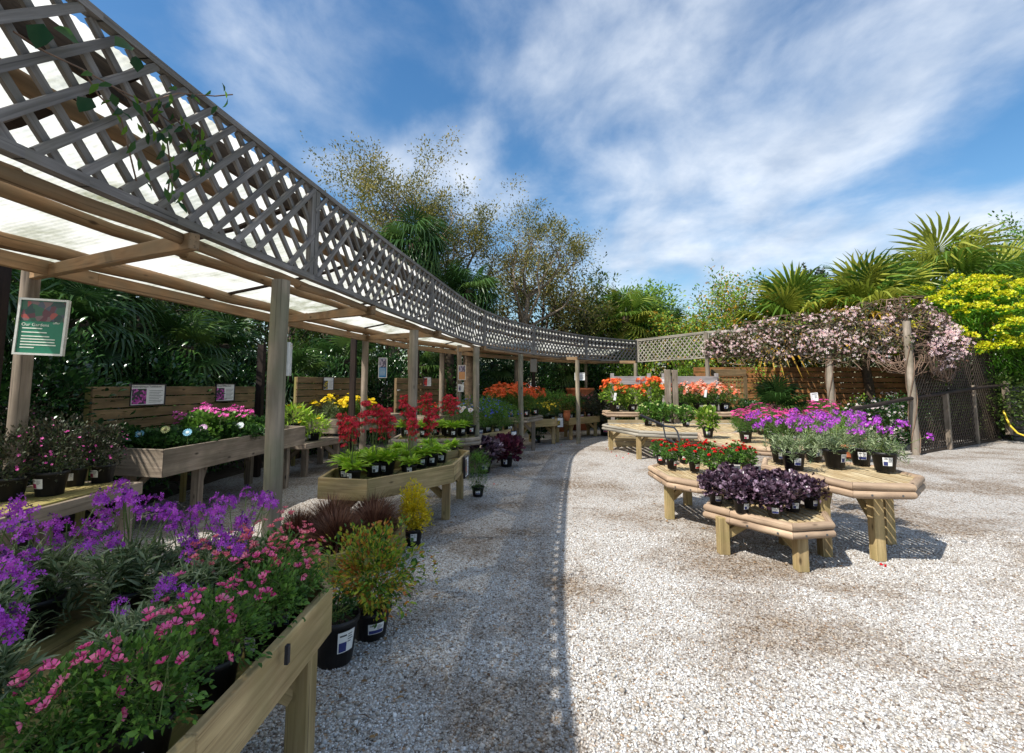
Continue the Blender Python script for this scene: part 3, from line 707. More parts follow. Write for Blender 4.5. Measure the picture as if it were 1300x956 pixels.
sheet('planting_bed', [(-60, -12), (-4.55, -12), (-4.55, 4.4), (-4.7, 8), (-4.3, 11.5), (-3.0, 14.6), (-.6, 17.2), (3.2, 19.2), (5.0, 18.4), (5.9, 15.0), (9.2, 12.6), (13.6, 14.1), (16.5, 13.2), (60, 13), (60, 120), (-60, 120)], .004, M['soil'])
M['stone'] = stone_mat()
rs = np.random.RandomState(3); stn = Scat()
n = 90000; y = 1.55+3.6*rs.rand(n)**1.25; x = -1.5+rs.rand(n)*(1.12*y+1.5)
sz = .0092*np.exp(rs.normal(size=n)*.36)
pos = np.c_[x, y, sz*.18*rs.rand(n)]
stn.put(T_stone(), pos, rs.normal(size=(n, 3))*.35+[0, 0, 1], None, sz, rs, rn=rs.rand(n))
link('gravel', stn.mesh('gravel'), None, M['stone'], 'stuff')

# ============================================================= pergola
def mroof():
    m, t, N, L, b = nt('corrugated_plastic')
    tc = N.new('ShaderNodeTexCoord'); n = N.new('ShaderNodeTexNoise'); n.inputs['Scale'].default_value = 2.1; n.inputs['Detail'].default_value = 9; n.inputs['Roughness'].default_value = .68; L.new(tc.outputs['Object'], n.inputs['Vector'])
    r = ramp(N, [(.32, (.25, .26, .17)), (.46, (.56, .56, .49)), (.6, (.76, .75, .71))]); L.new(n.outputs['Fac'], r.inputs[0])
    tr = N.new('ShaderNodeBsdfTranslucent'); L.new(r.outputs[0], tr.inputs[0]); L.new(r.outputs[0], b.inputs['Base Color']); b.inputs['Roughness'].default_value = .35
    mx = N.new('ShaderNodeMixShader'); mx.inputs[0].default_value = .78; L.new(b.outputs[0], mx.inputs[1]); L.new(tr.outputs[0], mx.inputs[2])
    tp = N.new('ShaderNodeBsdfTransparent'); tp.inputs[0].default_value = (.95, .95, .9, 1); m2 = N.new('ShaderNodeMixShader'); m2.inputs[0].default_value = .11; L.new(mx.outputs[0], m2.inputs[1]); L.new(tp.outputs[0], m2.inputs[2]); L.new(m2.outputs[0], N['Material Output'].inputs[0])
    return m
M['roof'] = mroof()
FR = [Vector(q) for q in ((-1.82, -3.0), (-1.79, -.3), (-1.70, 1.6), (-1.49, 3.53), (-1.10, 6.5), (-.55, 9.6), (.55, 12.1), (2.22, 14.45), (4.15, 16.0))]
def cr(pts, n=8):
    out = []
    for i in range(len(pts)-1):
        p0, p1, p2, p3 = pts[max(i-1, 0)], pts[i], pts[i+1], pts[min(i+2, len(pts)-1)]
        for k in range(n):
            t = k/n; out.append(.5*((2*p1)+(p2-p0)*t+(2*p0-5*p1+4*p2-p3)*t*t+(3*p1-p0-3*p2+p3)*t**3))
    return out+[pts[-1]]
NF = 8; FC = cr(FR, NF)
def nrm(i):
    a, b = FC[max(i-1, 0)], FC[min(i+1, len(FC)-1)]; d = (b-a).normalized(); return Vector((-d.y, d.x))
def off(w): return [FC[i]+nrm(i)*w for i in range(len(FC))]
perg = empty('pergola', 'long curving timber pergola with grey trellis fascia and clear corrugated roof', 'pergola', (-1.5, 3.1, 0))
perg_inv = Matrix.Translation(perg.location).inverted()
def pch(o): o.matrix_parent_inverse = perg_inv; return o
HB, HT = 2.30, 2.99
def lattice(m, a, b, z0, z1, sp=.18, w=.032, th=.012, both=True, off_=.0):
    """diagonal slats clipped to the rectangle between plan points a,b"""
    a, b = Vector(a), Vector(b); L_ = (b-a).length; d = (b-a)/L_; nn = Vector((-d.y, d.x)); H = z1-z0
    for sgn, layer in ((1, -.007), (-1, .007)):
        k = int((L_+H)/sp)+1
        for i in range(-int(H/sp)-1, k+1):
            u0 = i*sp+(sp*.3)
            # slat from (u0,0) to (u0+sgn... H) at 45deg
            s0, s1 = (u0, u0+H) if sgn > 0 else (u0+H, u0)
            za, zb = 0., H
            if sgn > 0:
                if u0 < 0: za = -u0; s0 = 0
                if s1 > L_: zb = H-(s1-L_); s1 = L_
            else:
                if s0 > L_: za = s0-L_; s0 = L_
                if s1 < 0: zb = H+s1; s1 = 0
            if zb-za < .04: continue
            p0 = a+d*s0+nn*(layer+off_); p1 = a+d*s1+nn*(layer+off_)
            m.beam((p0.x, p0.y, z0+za), (p1.x, p1.y, z0+zb), w, th, up=(nn.x, nn.y, 0))
def trellis_panel(a, b, parent, mat='lattice', post=True, z0=HB, z1=HT, curve=None, sp=.18):
    pts = curve or [a, b]
    f = MB()
    for i in range(len(pts)-1):
        p, q = pts[i], pts[i+1]
        f.beam((p.x, p.y, z1), (q.x, q.y, z1), .05, .035); f.beam((p.x, p.y, z0), (q.x, q.y, z0), .05, .04)
    d = (pts[1]-pts[0]).normalized(); 
    f.beam((pts[0].x+d.x*.028, pts[0].y+d.y*.028, z0+.0205), (pts[0].x+d.x*.028, pts[0].y+d.y*.028, z1-.018), .045, .035, up=(d.y, -d.x, 0))
    d = (pts[-1]-pts[-2]).normalized()
    f.beam((pts[-1].x-d.x*.028, pts[-1].y-d.y*.028, z0+.0205), (pts[-1].x-d.x*.028, pts[-1].y-d.y*.028, z1-.018), .045, .035, up=(d.y, -d.x, 0))
    fr = f.build('trellis_panel', M[mat], parent)
    l = MB()
    for i in range(len(pts)-1): 
        lattice(l, pts[i], pts[i+1], z0+.02, z1-.018, sp=sp)
    la = l.build('lattice', M[mat], fr)
    return fr
# lattice over a curved run: chord pieces of whole multiples so that the slats run on
def curved_panel(i0, i1):
    pts = [FC[i] for i in range(i0, i1+1)]
    f = MB(); n = len(pts)
    for i in range(n-1):
        p, q = pts[i], pts[i+1]; e = (q-p).normalized()*.004
        f.beam((p.x-e.x, p.y-e.y, HT), (q.x+e.x, q.y+e.y, HT), .05, .035); f.beam((p.x-e.x, p.y-e.y, HB), (q.x+e.x, q.y+e.y, HB), .05, .042)
    for p, q, s in ((pts[0], pts[1], 1), (pts[-1], pts[-2], 1)):
        d = (q-p).normalized()*.03
        f.beam((p.x+d.x, p.y+d.y, HB+.022), (p.x+d.x, p.y+d.y, HT-.019), .05, .035, up=(-d.y, d.x, 0))
    fr = pch(f.build('trellis_panel', M['lattice'], perg))
    # arc length parametrisation
    L_ = [0]
    for i in range(n-1): L_.append(L_[-1]+(pts[i+1]-pts[i]).length)
    def at(u):
        u = max(0, min(L_[-1], u))
        for i in range(n-1):
            if u <= L_[i+1]+1e-9:
                k = (u-L_[i])/(L_[i+1]-L_[i]); d = (pts[i+1]-pts[i]).normalized(); return pts[i]+(pts[i+1]-pts[i])*k, Vector((-d.y, d.x))
    l = MB(); H = HT-HB-.04; sp = .178; z0 = HB+.021
    for sgn, layer in ((1, -.011), (-1, .011)):
        i = -int(H/sp)-1
        while i*sp < L_[-1]:
            u0 = i*sp+.05; i += 1
            s0, s1 = (u0, u0+H) if sgn > 0 else (u0+H, u0); za, zb = 0., H
            if sgn > 0:
                if s0 < 0: za = -s0; s0 = 0
                if s1 > L_[-1]: zb = H-(s1-L_[-1]); s1 = L_[-1]
            else:
                if s0 > L_[-1]: za = s0-L_[-1]; s0 = L_[-1]
                if s1 < 0: zb = H+s1; s1 = 0
            if zb-za < .05 or random.random() < .012: continue
            j0, j1 = random.uniform(-.008, .008), random.uniform(-.008, .008); s0 = max(0, min(L_[-1], s0+j0)); s1 = max(0, min(L_[-1], s1+j1))
            (p0, n0), (p1, n1) = at(s0), at(s1); nn = (n0+n1).normalized()
            p0 = p0+nn*layer; p1 = p1+nn*layer
            l.beam((p0.x, p0.y, z0+za), (p1.x, p1.y, z0+zb), .034, .018, up=(nn.x, nn.y, 0))
    la = l.build('lattice', M['lattice'], fr)
    return fr
IDX = [0, 12, 24, 32, 40, 48, 56, 64]
for a_, b_ in zip(IDX[:-1], IDX[1:]): curved_panel(a_, b_)
def polytube(line, z, r, name, mat='beam', step=8, zoff=None):
    idx = list(range(0, len(line), step));  idx = idx if idx[-1] == len(line)-1 else idx+[len(line)-1]
    for a_, b_ in zip(idx[:-1], idx[1:]):
        p, q = line[a_], line[b_]; e = (q-p).normalized()*.06
        m = MB(); k = 6; m.tube([(p.x-e.x+(q.x-p.x+2*e.x)*i/k, p.y-e.y+(q.y-p.y+2*e.y)*i/k, z+.008*math.sin(i*2+a_)) for i in range(k+1)], [r*(1.06-.02*i) for i in range(k+1)], 12)
        pch(m.build(name, M[mat], perg))
polytube(off(.07), 2.242, .029, 'front_log', step=8)
polytube(off(.28), 2.71, .042, 'purlin', step=8)
polytube(off(1.0), 2.50, .04, 'purlin', step=8)
polytube(off(1.80), 2.46, .055, 'back_log', step=8)
ob = off(1.80)
for a_, b_ in zip(IDX[:-1], IDX[1:]):
    m = MB(); p, q = ob[a_], ob[b_]; m.beam((p.x, p.y, 2.335), (q.x, q.y, 2.335), .045, .10); pch(m.build('back_board', M['beam'], perg, bevel=.004))
# fascia board behind the top of the trellis and the sheet roof
fb = off(.10); 
for a_, b_ in zip(IDX[:-1], IDX[1:]):
    m = MB()
    for i in range(a_, b_, 2): m.beam((fb[i].x, fb[i].y, 2.84), (fb[i+2 if i+2 <= b_ else b_].x, fb[i+2 if i+2 <= b_ else b_].y, 2.84), .03, .13)
    pch(m.build('fascia_board', M['screen'], perg))
rows = [(.02, 2.945), (.62, 2.83), (1.18, 2.72), (2.12, 2.56)]
rows = [(w, z-.10+(.09 if w < .1 else 0)) for w, z in rows]
lines = [off(w) for w, _ in rows]
for a_, b_ in zip(IDX[:-1], IDX[1:]):
    s_ = MB(); NU = 44; NV = 3
    grid = []
    for iu in range((b_-a_)*24+1):
        u = a_+iu/24; i = min(int(u), len(FC)-2); f_ = u-i
        for (w, z), ln in zip(rows, lines):
            p = ln[i]+(ln[i+1]-ln[i])*f_ if i+1 < len(ln) else ln[-1]
            grid.append((p.x, p.y, z+.0028*math.sin(u*2*PI*6)))
    nu = (b_-a_)*24+1
    fs = [(i*4+j, i*4+j+1, (i+1)*4+j+1, (i+1)*4+j) for i in range(nu-1) for j in range(3)]
    s_.add(grid, fs, None, 0, True); pch(s_.build('roof_sheet', M['roof'], perg))
    # dark laps where sheets join and the battens under them
    for q in (0, .5):
        i = int(a_+(b_-a_)*q)
        b2 = MB(); 
        for j in range(3):
            p, r_ = lines[j][i], lines[j+1][i]; b2.beam((p.x, p.y, rows[j][1]-.028), (r_.x, r_.y, rows[j+1][1]-.028), .05, .018)
        pch(b2.build('roof_batten', M['darkpost'], perg))
# struts carrying the purlins up to the roof
POSTS_F = [P(358, 343, 2.26), P(526, 412, 2.26), P(605, 437, 2.24), P(661, 447, 2.24), P(733, 455.5, 2.22), P(807, 460, 2.22)]
POSTS_F = [Vector((-1.70, .28, 0))]+POSTS_F
def nearest(p): return min(range(len(FC)), key=lambda i: (FC[i]-Vector((p.x, p.y))).length)
fposts = []
for k, p in enumerate(POSTS_F):
    i = nearest(p); c = Vector((p.x, p.y)); m = MB()
    m.tube([(c.x+.006*math.sin(j), c.y, 2.19*j/6) for j in range(7)], .056, 14); pch(m.build('post', M['post'], perg)); fposts.append((i, c))
XB = {1: ((-3.62, 3.60), (-1.60, 2.38)), 2: ((-2.85, 6.1), (-1.33, 4.6)), 3: ((-2.55, 8.5), (-1.0, 6.7)), 4: ((-1.3, 11.4), (-.52, 9.3))}
for k, (i, c) in enumerate(fposts):
    b = FC[i]+nrm(i)*1.86; b = b+(FC[min(i+1, 64)]-FC[max(i-1, 0)]).normalized()*.55
    if k == 1: b = Vector((-3.66, 3.62))
    if k == 2: b = Vector((-2.60, 8.55))
    if k == 3: b = Vector((-1.22, 11.2))
    m = MB(); m.tube([(b.x, b.y, 2.44*j/6) for j in range(7)], .056, 14); pch(m.build('post', M['weather'], perg))
    m = MB(); cb = XB[k] if k in XB else ((b.x, b.y), (c.x, c.y)); m.beam((*cb[0], 2.345), (*cb[1], 2.225), .052, .085); pch(m.build('cross_beam', M['beam'], perg, bevel=.005))
# dark square downpipes / stakes behind the back row
for k, (x, y, h) in enumerate(((-4.05, 3.75, 2.5), (-4.25, 8.2, 2.2), (-3.15, 9.6, 2.45), (-1.75, 12.2, 2.4))):
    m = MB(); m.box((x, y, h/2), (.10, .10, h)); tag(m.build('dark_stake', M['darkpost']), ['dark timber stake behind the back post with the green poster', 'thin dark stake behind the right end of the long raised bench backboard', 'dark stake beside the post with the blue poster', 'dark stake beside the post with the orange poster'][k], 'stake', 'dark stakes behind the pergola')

# right hand trellis (no roof) up to the two clematis posts
RT = [Vector(q) for q in ((4.15, 16.0), (5.50, 13.62), (7.55, 12.05), (9.10, 10.95))]
tr = empty('garden_trellis', 'pale weathered lattice trellis on round posts running right from the pergola corner under pink clematis', 'trellis', (5.5, 13.62, 0))
ti = Matrix.Translation(tr.location).inverted()
for a_, b_ in zip(RT[:-1], RT[1:]):
    d = (b_-a_).normalized()*.03
    f = trellis_panel(a_+d, b_-d, tr, 'latticepale', sp=.165); f.matrix_parent_inverse = ti
for k, q in enumerate(RT[1:]):
    m = MB(); tz = 3.0 if k < 2 else 2.95
    q = Vector(((7.72, 11.78), (8.86, 10.78))[k-1]) if k else q
    m.tube([(q.x, q.y, tz*j/5) for j in range(6)], .075 if k else .06, 14); o = m.build('post', M['greylog'], tr); o.matrix_parent_inverse = ti
m = MB()
for a_, b_ in zip(RT[:-1], RT[1:]): m.beam((a_.x, a_.y+.06, 3.03), (b_.x, b_.y+.06, 3.03), .08, .03)
o = m.build('top_rail', M['latticepale'], tr); o.matrix_parent_inverse = ti

# ============================================================= tables
def offpoly(poly, t):                # inward offset of a convex CCW polygon
    n = len(poly); out = []
    for i in range(n):
        p, c, q = Vector(poly[i-1]), Vector(poly[i]), Vector(poly[(i+1) % n])
        d0, d1 = (c-p).normalized(), (q-c).normalized(); n0, n1 = Vector((-d0.y, d0.x)), Vector((-d1.y, d1.x))
        b = (n0+n1); b = b/max(b.dot(n0), .2) if b.length > .01 else n0
        out.append(c+b*t)
    return out
def ccw(poly):
    a = sum(poly[i-1][0]*poly[i][1]-poly[i][0]*poly[i-1][1] for i in range(len(poly)))
    return poly if a > 0 else poly[::-1]
def yrange(poly, x):
    ys = []
    for i in range(len(poly)):
        (x0, y0), (x1, y1) = poly[i-1], poly[i]
        if (x0-x)*(x1-x) <= 0 and abs(x0-x1) > 1e-6: ys.append(y0+(y1-y0)*(x-x0)/(x1-x0))
    return (min(ys), max(ys)) if len(ys) > 1 else None
def slats(m, poly, z, w, gap, th=.022):
    x = min(p[0] for p in poly)+.004; X = max(p[0] for p in poly)-.004
    while x+w*.5 < X:
        x1 = min(x+w, X); a, b = yrange(poly, x+.001), yrange(poly, x1-.001)
        if a and b and a[1]-a[0] > .03: 
            dz = random.uniform(-.0015, .0015)
            m.prism([(x, a[0]), (x1, b[0]), (x1, b[1]), (x, a[1])], z-th+dz, z+dz, along=(0, 1))
        x += w+gap
def leg(m, x, y, z1, s=.085, rz=0): m.box((x, y, z1/2), (s, s, z1), rz=rz)
def bench(name, label, poly, ztop, hb, kind, legs, slat_w=.12, gap=.018, drop=.11, cat='display bench', matr='pine', mats='slat', matl=None, group=None, braces=True, th=.034, logr=.034):
    poly = [tuple(p)[:2] for p in poly]; poly = ccw(poly); n = len(poly)
    cx = sum(p[0] for p in poly)/n; cy = sum(p[1] for p in poly)/n
    root = empty(name, label, cat, (cx, cy, 0), group=group)
    loc = lambda p: (p[0]-cx, p[1]-cy)
    pl = [loc(p) for p in poly]; Lp = [Vector(p) for p in pl]
    if kind == 'board':
        inn = offpoly(pl, th)
        for i in range(n):
            a, b, c, d = Lp[i], Lp[(i+1) % n], inn[(i+1) % n], inn[i]
            e = (b-a).normalized()*.0012; m = MB(); m.prism([tuple(a+e), tuple(b-e), tuple(c-e), tuple(d+e)], ztop-hb, ztop, along=b-a)
            m.build('edge_board', M[matr], root, bevel=.0035)
        m = MB(); slats(m, [tuple(p) for p in offpoly(pl, th+.003)], ztop-drop, slat_w, gap); m.build('slatted_top', M[mats], root, bevel=.003)
        m = MB(); q = offpoly(pl, th+.1); k = 2
        ymn = min(p[1] for p in pl); ymx = max(p[1] for p in pl)
        for fy in (.25, .75):
            yy = ymn+(ymx-ymn)*fy; xs = [p for p in [(x_, yrange(pl, x_)) for x_ in np.linspace(min(p[0] for p in pl)+.05, max(p[0] for p in pl)-.05, 30)] if p[1] and p[1][0] < yy-.05 < yy+.05 < p[1][1]]
            if len(xs) > 2: m.beam((xs[0][0], yy, ztop-drop-.055), (xs[-1][0], yy, ztop-drop-.055), .06, .06)
        if m.v: m.build('bearer', M[matr], root)
        zl = ztop-hb+.05 if hb > .1 else ztop-drop-.03
    else:
        for lay, dz in enumerate((0, 2*logr*.93)):
            qq = offpoly(pl, logr*(1.0-.25*lay) if lay == 0 else logr*.9)
            for i in range(n):
                a, b = qq[i], qq[(i+1) % n]; z = ztop-logr-dz
                def mit(j):
                    d0 = (qq[j]-qq[j-1]).normalized(); d1 = (qq[(j+1) % n]-qq[j]).normalized(); v = (d0+d1).normalized(); return (v.x, v.y, 0)
                m = MB(); k = 6; d = (b-a); e = d.normalized()*.0015; rr = logr*random.uniform(.93, 1.04)
                m.tube([(a.x+e.x+(d.x-2*e.x)*t/k, a.y+e.y+(d.y-2*e.y)*t/k, z+random.uniform(-.002, .002)) for t in range(k+1)], [rr*random.uniform(.97, 1.03) for _ in range(k+1)], 12, n0=mit(i), n1=mit((i+1) % n))
                m.build('edge_log', M[matr], root)
        m = MB(); slats(m, [tuple(p) for p in offpoly(pl, logr*1.7)], ztop-.018, slat_w, gap); m.build('slatted_top', M[mats], root, bevel=.002)
        m = MB(); q = offpoly(pl, logr*2.2); ymn = min(p[1] for p in pl); ymx = max(p[1] for p in pl)
        for fy in (.22, .78):
            yy = ymn+(ymx-ymn)*fy; xs = [x_ for x_ in np.linspace(min(p[0] for p in pl)+.08, max(p[0] for p in pl)-.08, 40) if yrange(pl, x_) and yrange(pl, x_)[0] < yy-.08 and yy+.08 < yrange(pl, x_)[1]]
            if len(xs) > 2: m.beam((xs[0], yy, ztop-.085), (xs[-1], yy, ztop-.085), .05, .08)
        if m.v: m.build('bearer', M[matl or matr], root)
        zl = ztop-.075
    if kind == 'log' and ztop < .9 and matr == 'log':
        for i in range(n):
            a, b = Lp[i], Lp[(i+1) % n]; L_ = (b-a).length
            if L_ < .35: continue
            e = (b-a)/L_; o_ = Vector((e.y, -e.x)); m = MB()
            for t_ in (.3, .78):
                c_ = a+e*L_*t_+o_*.001; m.tube([(c_.x-o_.x*.01, c_.y-o_.y*.01, ztop-logr-2*logr*.93), (c_.x+o_.x*.003, c_.y+o_.y*.003, ztop-logr-2*logr*.93)], .009, 8)
            m.build('bolt_heads', M['bolt'], root)
    for lx, ly in legs:
        m = MB(); leg(m, lx-cx, ly-cy, zl, .09); m.build('leg', M[matl or matr], root, bevel=.005)
        if braces:
            dx, dy = cx-lx, cy-ly; l = math.hypot(dx, dy)
            if l > .35:
                ux, uy = dx/l, dy/l; m = MB(); m.beam((lx-cx+ux*.04, ly-cy+uy*.04, zl-.28*min(1, zl/.6)), (lx-cx+ux*.30, ly-cy+uy*.30, zl-.015), .045, .07); m.build('brace', M[matl or matr], root)
    return root

# near left bench
T1 = [(-.78, 2.2), (-.96, 2.4), (-1.60, 2.40), (-2.0, 2.12), (-2.15, 1.6), (-2.15, .45), (-.83, .45), (-.79, 1.3)]
bench('display_bench', 'nearest board-sided bench full of purple wallflowers and pink diascia, lower left', T1, .63, .19, 'board', [(-.86, 2.1), (-.87, 1.45), (-2.0, 1.9), (-.88, .6), (-2.0, .6)], slat_w=.115, gap=.02, drop=.12)
m = MB(); m.box((-.757, 1.72, .60), (.012, .018, .06)); tag(m.build('black_clip', M['rubber']), 'small black clip fixed on the outer face of the nearest bench edge board', 'clip')
# hosta / primrose bench
T6 = [(-1.87, 4.76), (-1.36, 4.65), (-.65, 5.55), (-.58, 6.75), (-.75, 6.88), (-1.0, 6.45), (-1.92, 5.3)]
bench('display_bench', 'angular board-sided bench of lime primroses standing behind the low staved planter', T6, .62, .20, 'board', [(-.75, 5.64), (-.70, 6.65), (-1.72, 4.86), (-1.75, 5.2)], slat_w=.125, gap=.02, drop=.105)
T7 = [(-1.95, 7.7), (-.75, 7.9), (-.52, 8.15), (-.52, 8.75), (-1.2, 8.95), (-2.0, 8.7)]
bench('log_bench', 'grey log-edged bench with potted primroses behind the lime primrose bench', T7, .66, .12, 'log', [(-.75, 8.1), (-.72, 8.6), (-1.85, 7.9), (-1.8, 8.6)], slat_w=.1, gap=.02, matr='greylog', mats='slat', matl='weather')
T8 = [(-.95, 9.02), (-.50, 9.05), (-.06, 9.95), (.03, 10.5), (-.3, 11.0), (-.55, 10.6)]
bench('display_bench', 'board-sided bench crowded with blue-flowered green bushes', T8, .62, .16, 'board', [(-.17, 10.05), (-.08, 10.45), (-.8, 9.2)], slat_w=.12, drop=.08)
T9 = [(.10, 13.25), (1.28, 14.15), (1.48, 14.6), (1.1, 15.2), (-.1, 14.2)]
T9 = [(.12, 12.0), (1.12, 12.6), (1.34, 13.1), (1.0, 13.8), (.35, 13.4)]
bench('display_bench', 'board-sided bench of yellow coreopsis with a sign on its right corner', T9, .66, .19, 'board', [(.22, 12.2), (1.08, 12.78), (1.22, 13.15), (.5, 13.3)], slat_w=.12, drop=.08)
T10 = [(1.55, 13.4), (2.62, 14.6), (2.4, 15.4), (1.3, 14.5)]
bench('display_bench', 'farthest board-sided bench in the pergola shade holding brownish shrubs', T10, .62, .19, 'board', [(1.65, 13.75), (2.5, 14.7), (1.6, 14.6), (2.35, 15.1)], slat_w=.12, drop=.08)
# raised benches under the pergola
T3 = [(-4.22, 4.98), (-3.40, 4.80), (-3.20, 7.59), (-4.15, 7.9)]
bench('raised_planter', 'long waist-high weathered planter with magenta geraniums under the pergola', T3, .88, .27, 'board', [(-3.50, 5.5), (-3.36, 7.3), (-4.1, 5.3), (-4.05, 7.6)], matr='weather', drop=.15, cat='planter')
T4 = [(-3.87, 9.2), (-3.19, 9.2), (-2.45, 11.2), (-3.2, 11.5)]
bench('raised_planter', 'waist-high planter with yellow flowers beside the second backboard', T4, .88, .27, 'board', [(-3.2, 9.6), (-2.65, 10.9), (-3.7, 9.5)], matr='weather', drop=.15, cat='planter')
T5 = [(-2.35, 11.7), (-1.75, 11.3), (-.85, 13.3), (-1.6, 13.8)]
bench('raised_planter', 'waist-high planter with small red flowers beside the third backboard', T5, .80, .25, 'board', [(-1.75, 11.6), (-1.1, 13.1)], matr='weather', drop=.13, cat='planter')
T3b = [(-4.0, 8.05), (-3.35, 8.0), (-3.05, 9.1), (-3.85, 9.15)]
bench('low_bench', 'low grey slatted bench between the two raised planters', T3b, .56, .09, 'board', [(-3.45, 8.2), (-3.2, 8.95), (-3.8, 8.3)], matr='weather', mats='weather', drop=.005)
T2 = [(-3.13, 2.2), (-3.13, 4.2), (-3.95, 4.25), (-3.95, 2.2)]
bench('low_bench', 'mossy plank staging at the far left carrying dark-leaved pot plants', T2, .69, .10, 'board', [(-3.2, 4.1), (-3.2, 2.5), (-3.85, 4.1)], matr='weather', mats='slat', drop=.004)
# right hand log tables
R1 = [(2.57, 5.1), (2.82, 4.1), (3.31, 4.05), (3.71, 4.44), (3.74, 5.0), (3.35, 5.55), (2.85, 5.6)]
bench('log_table', 'tall log-edged slatted table holding purple wallflowers, nearest on the right', R1, .70, .12, 'log', [(3.17, 4.34), (3.60, 4.78), (2.78, 4.45), (2.75, 5.1), (3.3, 5.35)], slat_w=.038, gap=.021, matr='log', mats='lightslat', matl='pine', cat='display table')
R2 = [(1.79, 4.66), (1.93, 4.42), (2.24, 3.98), (2.63, 4.05), (2.86, 4.53), (2.52, 4.98), (1.98, 4.95)]
bench('log_table', 'lowest log-edged slatted table carrying dark purple heucheras at the front', R2, .40, .12, 'log', [(2.36, 4.10), (1.90, 4.50), (2.6, 4.75), (2.05, 4.85)], slat_w=.044, gap=.02, matr='log', mats='lightslat', matl='pine', cat='display table')
R3 = [(1.69, 6.15), (1.69, 5.42), (1.92, 5.12), (2.52, 5.12), (2.72, 5.7), (2.45, 6.35), (1.95, 6.45)]
bench('log_table', 'mid-height log-edged table of red miniature roses', R3, .515, .12, 'log', [(1.79, 5.65), (2.23, 6.3), (2.4, 5.3), (2.0, 6.3)], slat_w=.044, gap=.02, matr='log', mats='lightslat', matl='pine', cat='display table')
R5 = [(2.95, 7.6), (3.05, 7.1), (3.55, 6.75), (4.4, 6.75), (5.0, 7.4), (4.9, 8.9), (3.4, 9.0)]
bench('log_table', 'log-edged table of magenta daisies between the wallflower table and the two-tier table', R5, .66, .12, 'log', [(3.35, 7.1), (4.2, 7.0), (4.7, 8.4), (3.6, 8.5)], slat_w=.06, gap=.015, matr='log', mats='lightslat', matl='pine', cat='display table')
R4 = [(2.13, 11.6), (2.58, 10.0), (3.3, 9.55), (4.3, 9.5), (4.9, 10.4), (5.4, 11.9), (2.3, 11.95)]
bench('log_table', 'pale log-edged lower tier of the two-tier table below the orange azaleas', R4, .60, .12, 'log', [(2.62, 10.15), (2.34, 11.6), (3.9, 9.75), (3.4, 9.9)], slat_w=.095, gap=.05, matr='latticepale', mats='lightslat', matl='pine', cat='display table')
R4u = [(2.35, 12.1), (3.3, 12.1), (5.55, 12.1), (5.5, 13.0), (2.4, 13.0)]
rt = bench('raised_planter', 'log-topped planked upper tier filled with orange azaleas', R4u, .86, .12, 'log', [], matr='log', mats='lightslat', cat='planter')
m = MB()
for j in range(5): m.beam((2.38-3.82, 12.14-12.46, .06+j*.135), (5.5-3.82, 12.14-12.46, .06+j*.135), .03, .125, up=(0, 0, 1))
m.build('front_boards', M['lightslat'], rt)

# dry leaves blown along the bench feet
M['litter'] = leafmat('dry_leaf', [(.16, .09, .04), (.28, .17, .07), (.10, .06, .035)], .8, .1)
rs = np.random.RandomState(17); lt = Scat(); n = 420; y = 2.2+11*rs.rand(n)**1.3; x = np.interp(y, [2, 4.5, 6, 9, 13], [-.75, -.7, -.4, .1, 1.4])+rs.normal(size=n)*.28
k = 150; x[:k] = 1.6+2.6*rs.rand(k); y[:k] = 3.6+4*rs.rand(k)
lt.put(T_leaf(.5, .12, .2), np.c_[x, y, np.full(n, .012)], np.c_[rs.normal(size=(n, 2)), rs.rand(n)*.3], np.c_[rs.normal(size=(n, 2))*.3, np.ones(n)], .02+.022*rs.rand(n), rs)
link('leaf_litter', lt.mesh('leaf_litter'), None, M['litter'], 'stuff')
# ============================================================= potted plants: prototypes, then copies
USED = set()
def place(proto, x, y, z, label, rz=None, sc=1.0, group=None, cat=None):
    rz = random.uniform(-.5, .5) if rz is None else rz
    if proto.name not in USED:
        USED.add(proto.name); proto.location = (x, y, z); proto.rotation_euler = (0, 0, rz); proto.scale = (sc,)*3; proto['label'] = label
        if group: proto['group'] = group
        return proto
    return copy_thing(proto, (x, y, z), rz, label, sc, group, spin=random.uniform(0, 6.28))
def at(px, py, z): p = P(px, py, z); return p.x, p.y
G1 = 'pots on the nearest bench'
wf = [mk_wallflower(11, nst=19, hh=.34, dens=1.1, leafs=.075), mk_wallflower(12, nst=17, hh=.38, dens=1.1, leafs=.075), mk_wallflower(13, nst=5, hh=.30, dens=1.6, lh=.19, leafs=.07)]
Z1 = .512
for i, (k, x, y, s, lb) in enumerate([
    (0, -1.50, 1.36, 1.0, 'purple wallflower at the lower left corner of the nearest bench'),
    (1, -1.86, 1.72, .95, 'tall purple wallflower on the nearest bench at the left edge of the picture'),
    (0, -1.90, 2.02, 1.0, 'purple wallflower at the far left of the nearest bench, in front of the mossy staging'),
    (1, -1.60, 2.12, .98, 'wallflower with dense purple spikes in the middle of the nearest bench back row'),
    (0, -1.26, 2.27, .92, 'purple wallflower at the back rail of the nearest bench, beside the big post'),
    (2, -1.19, 1.60, .82, 'silvery-leaved wallflower with only a few purple heads, front middle of the nearest bench'),
    (2, -1.24, 1.98, .88, 'silvery wallflower with few purple heads, centre of the nearest bench'),
    (0, -1.44, 2.30, .85, 'purple wallflower hard against the back rail, left of the big post')]):
    place(wf[k], x, y, Z1, lb, sc=s, group=G1)
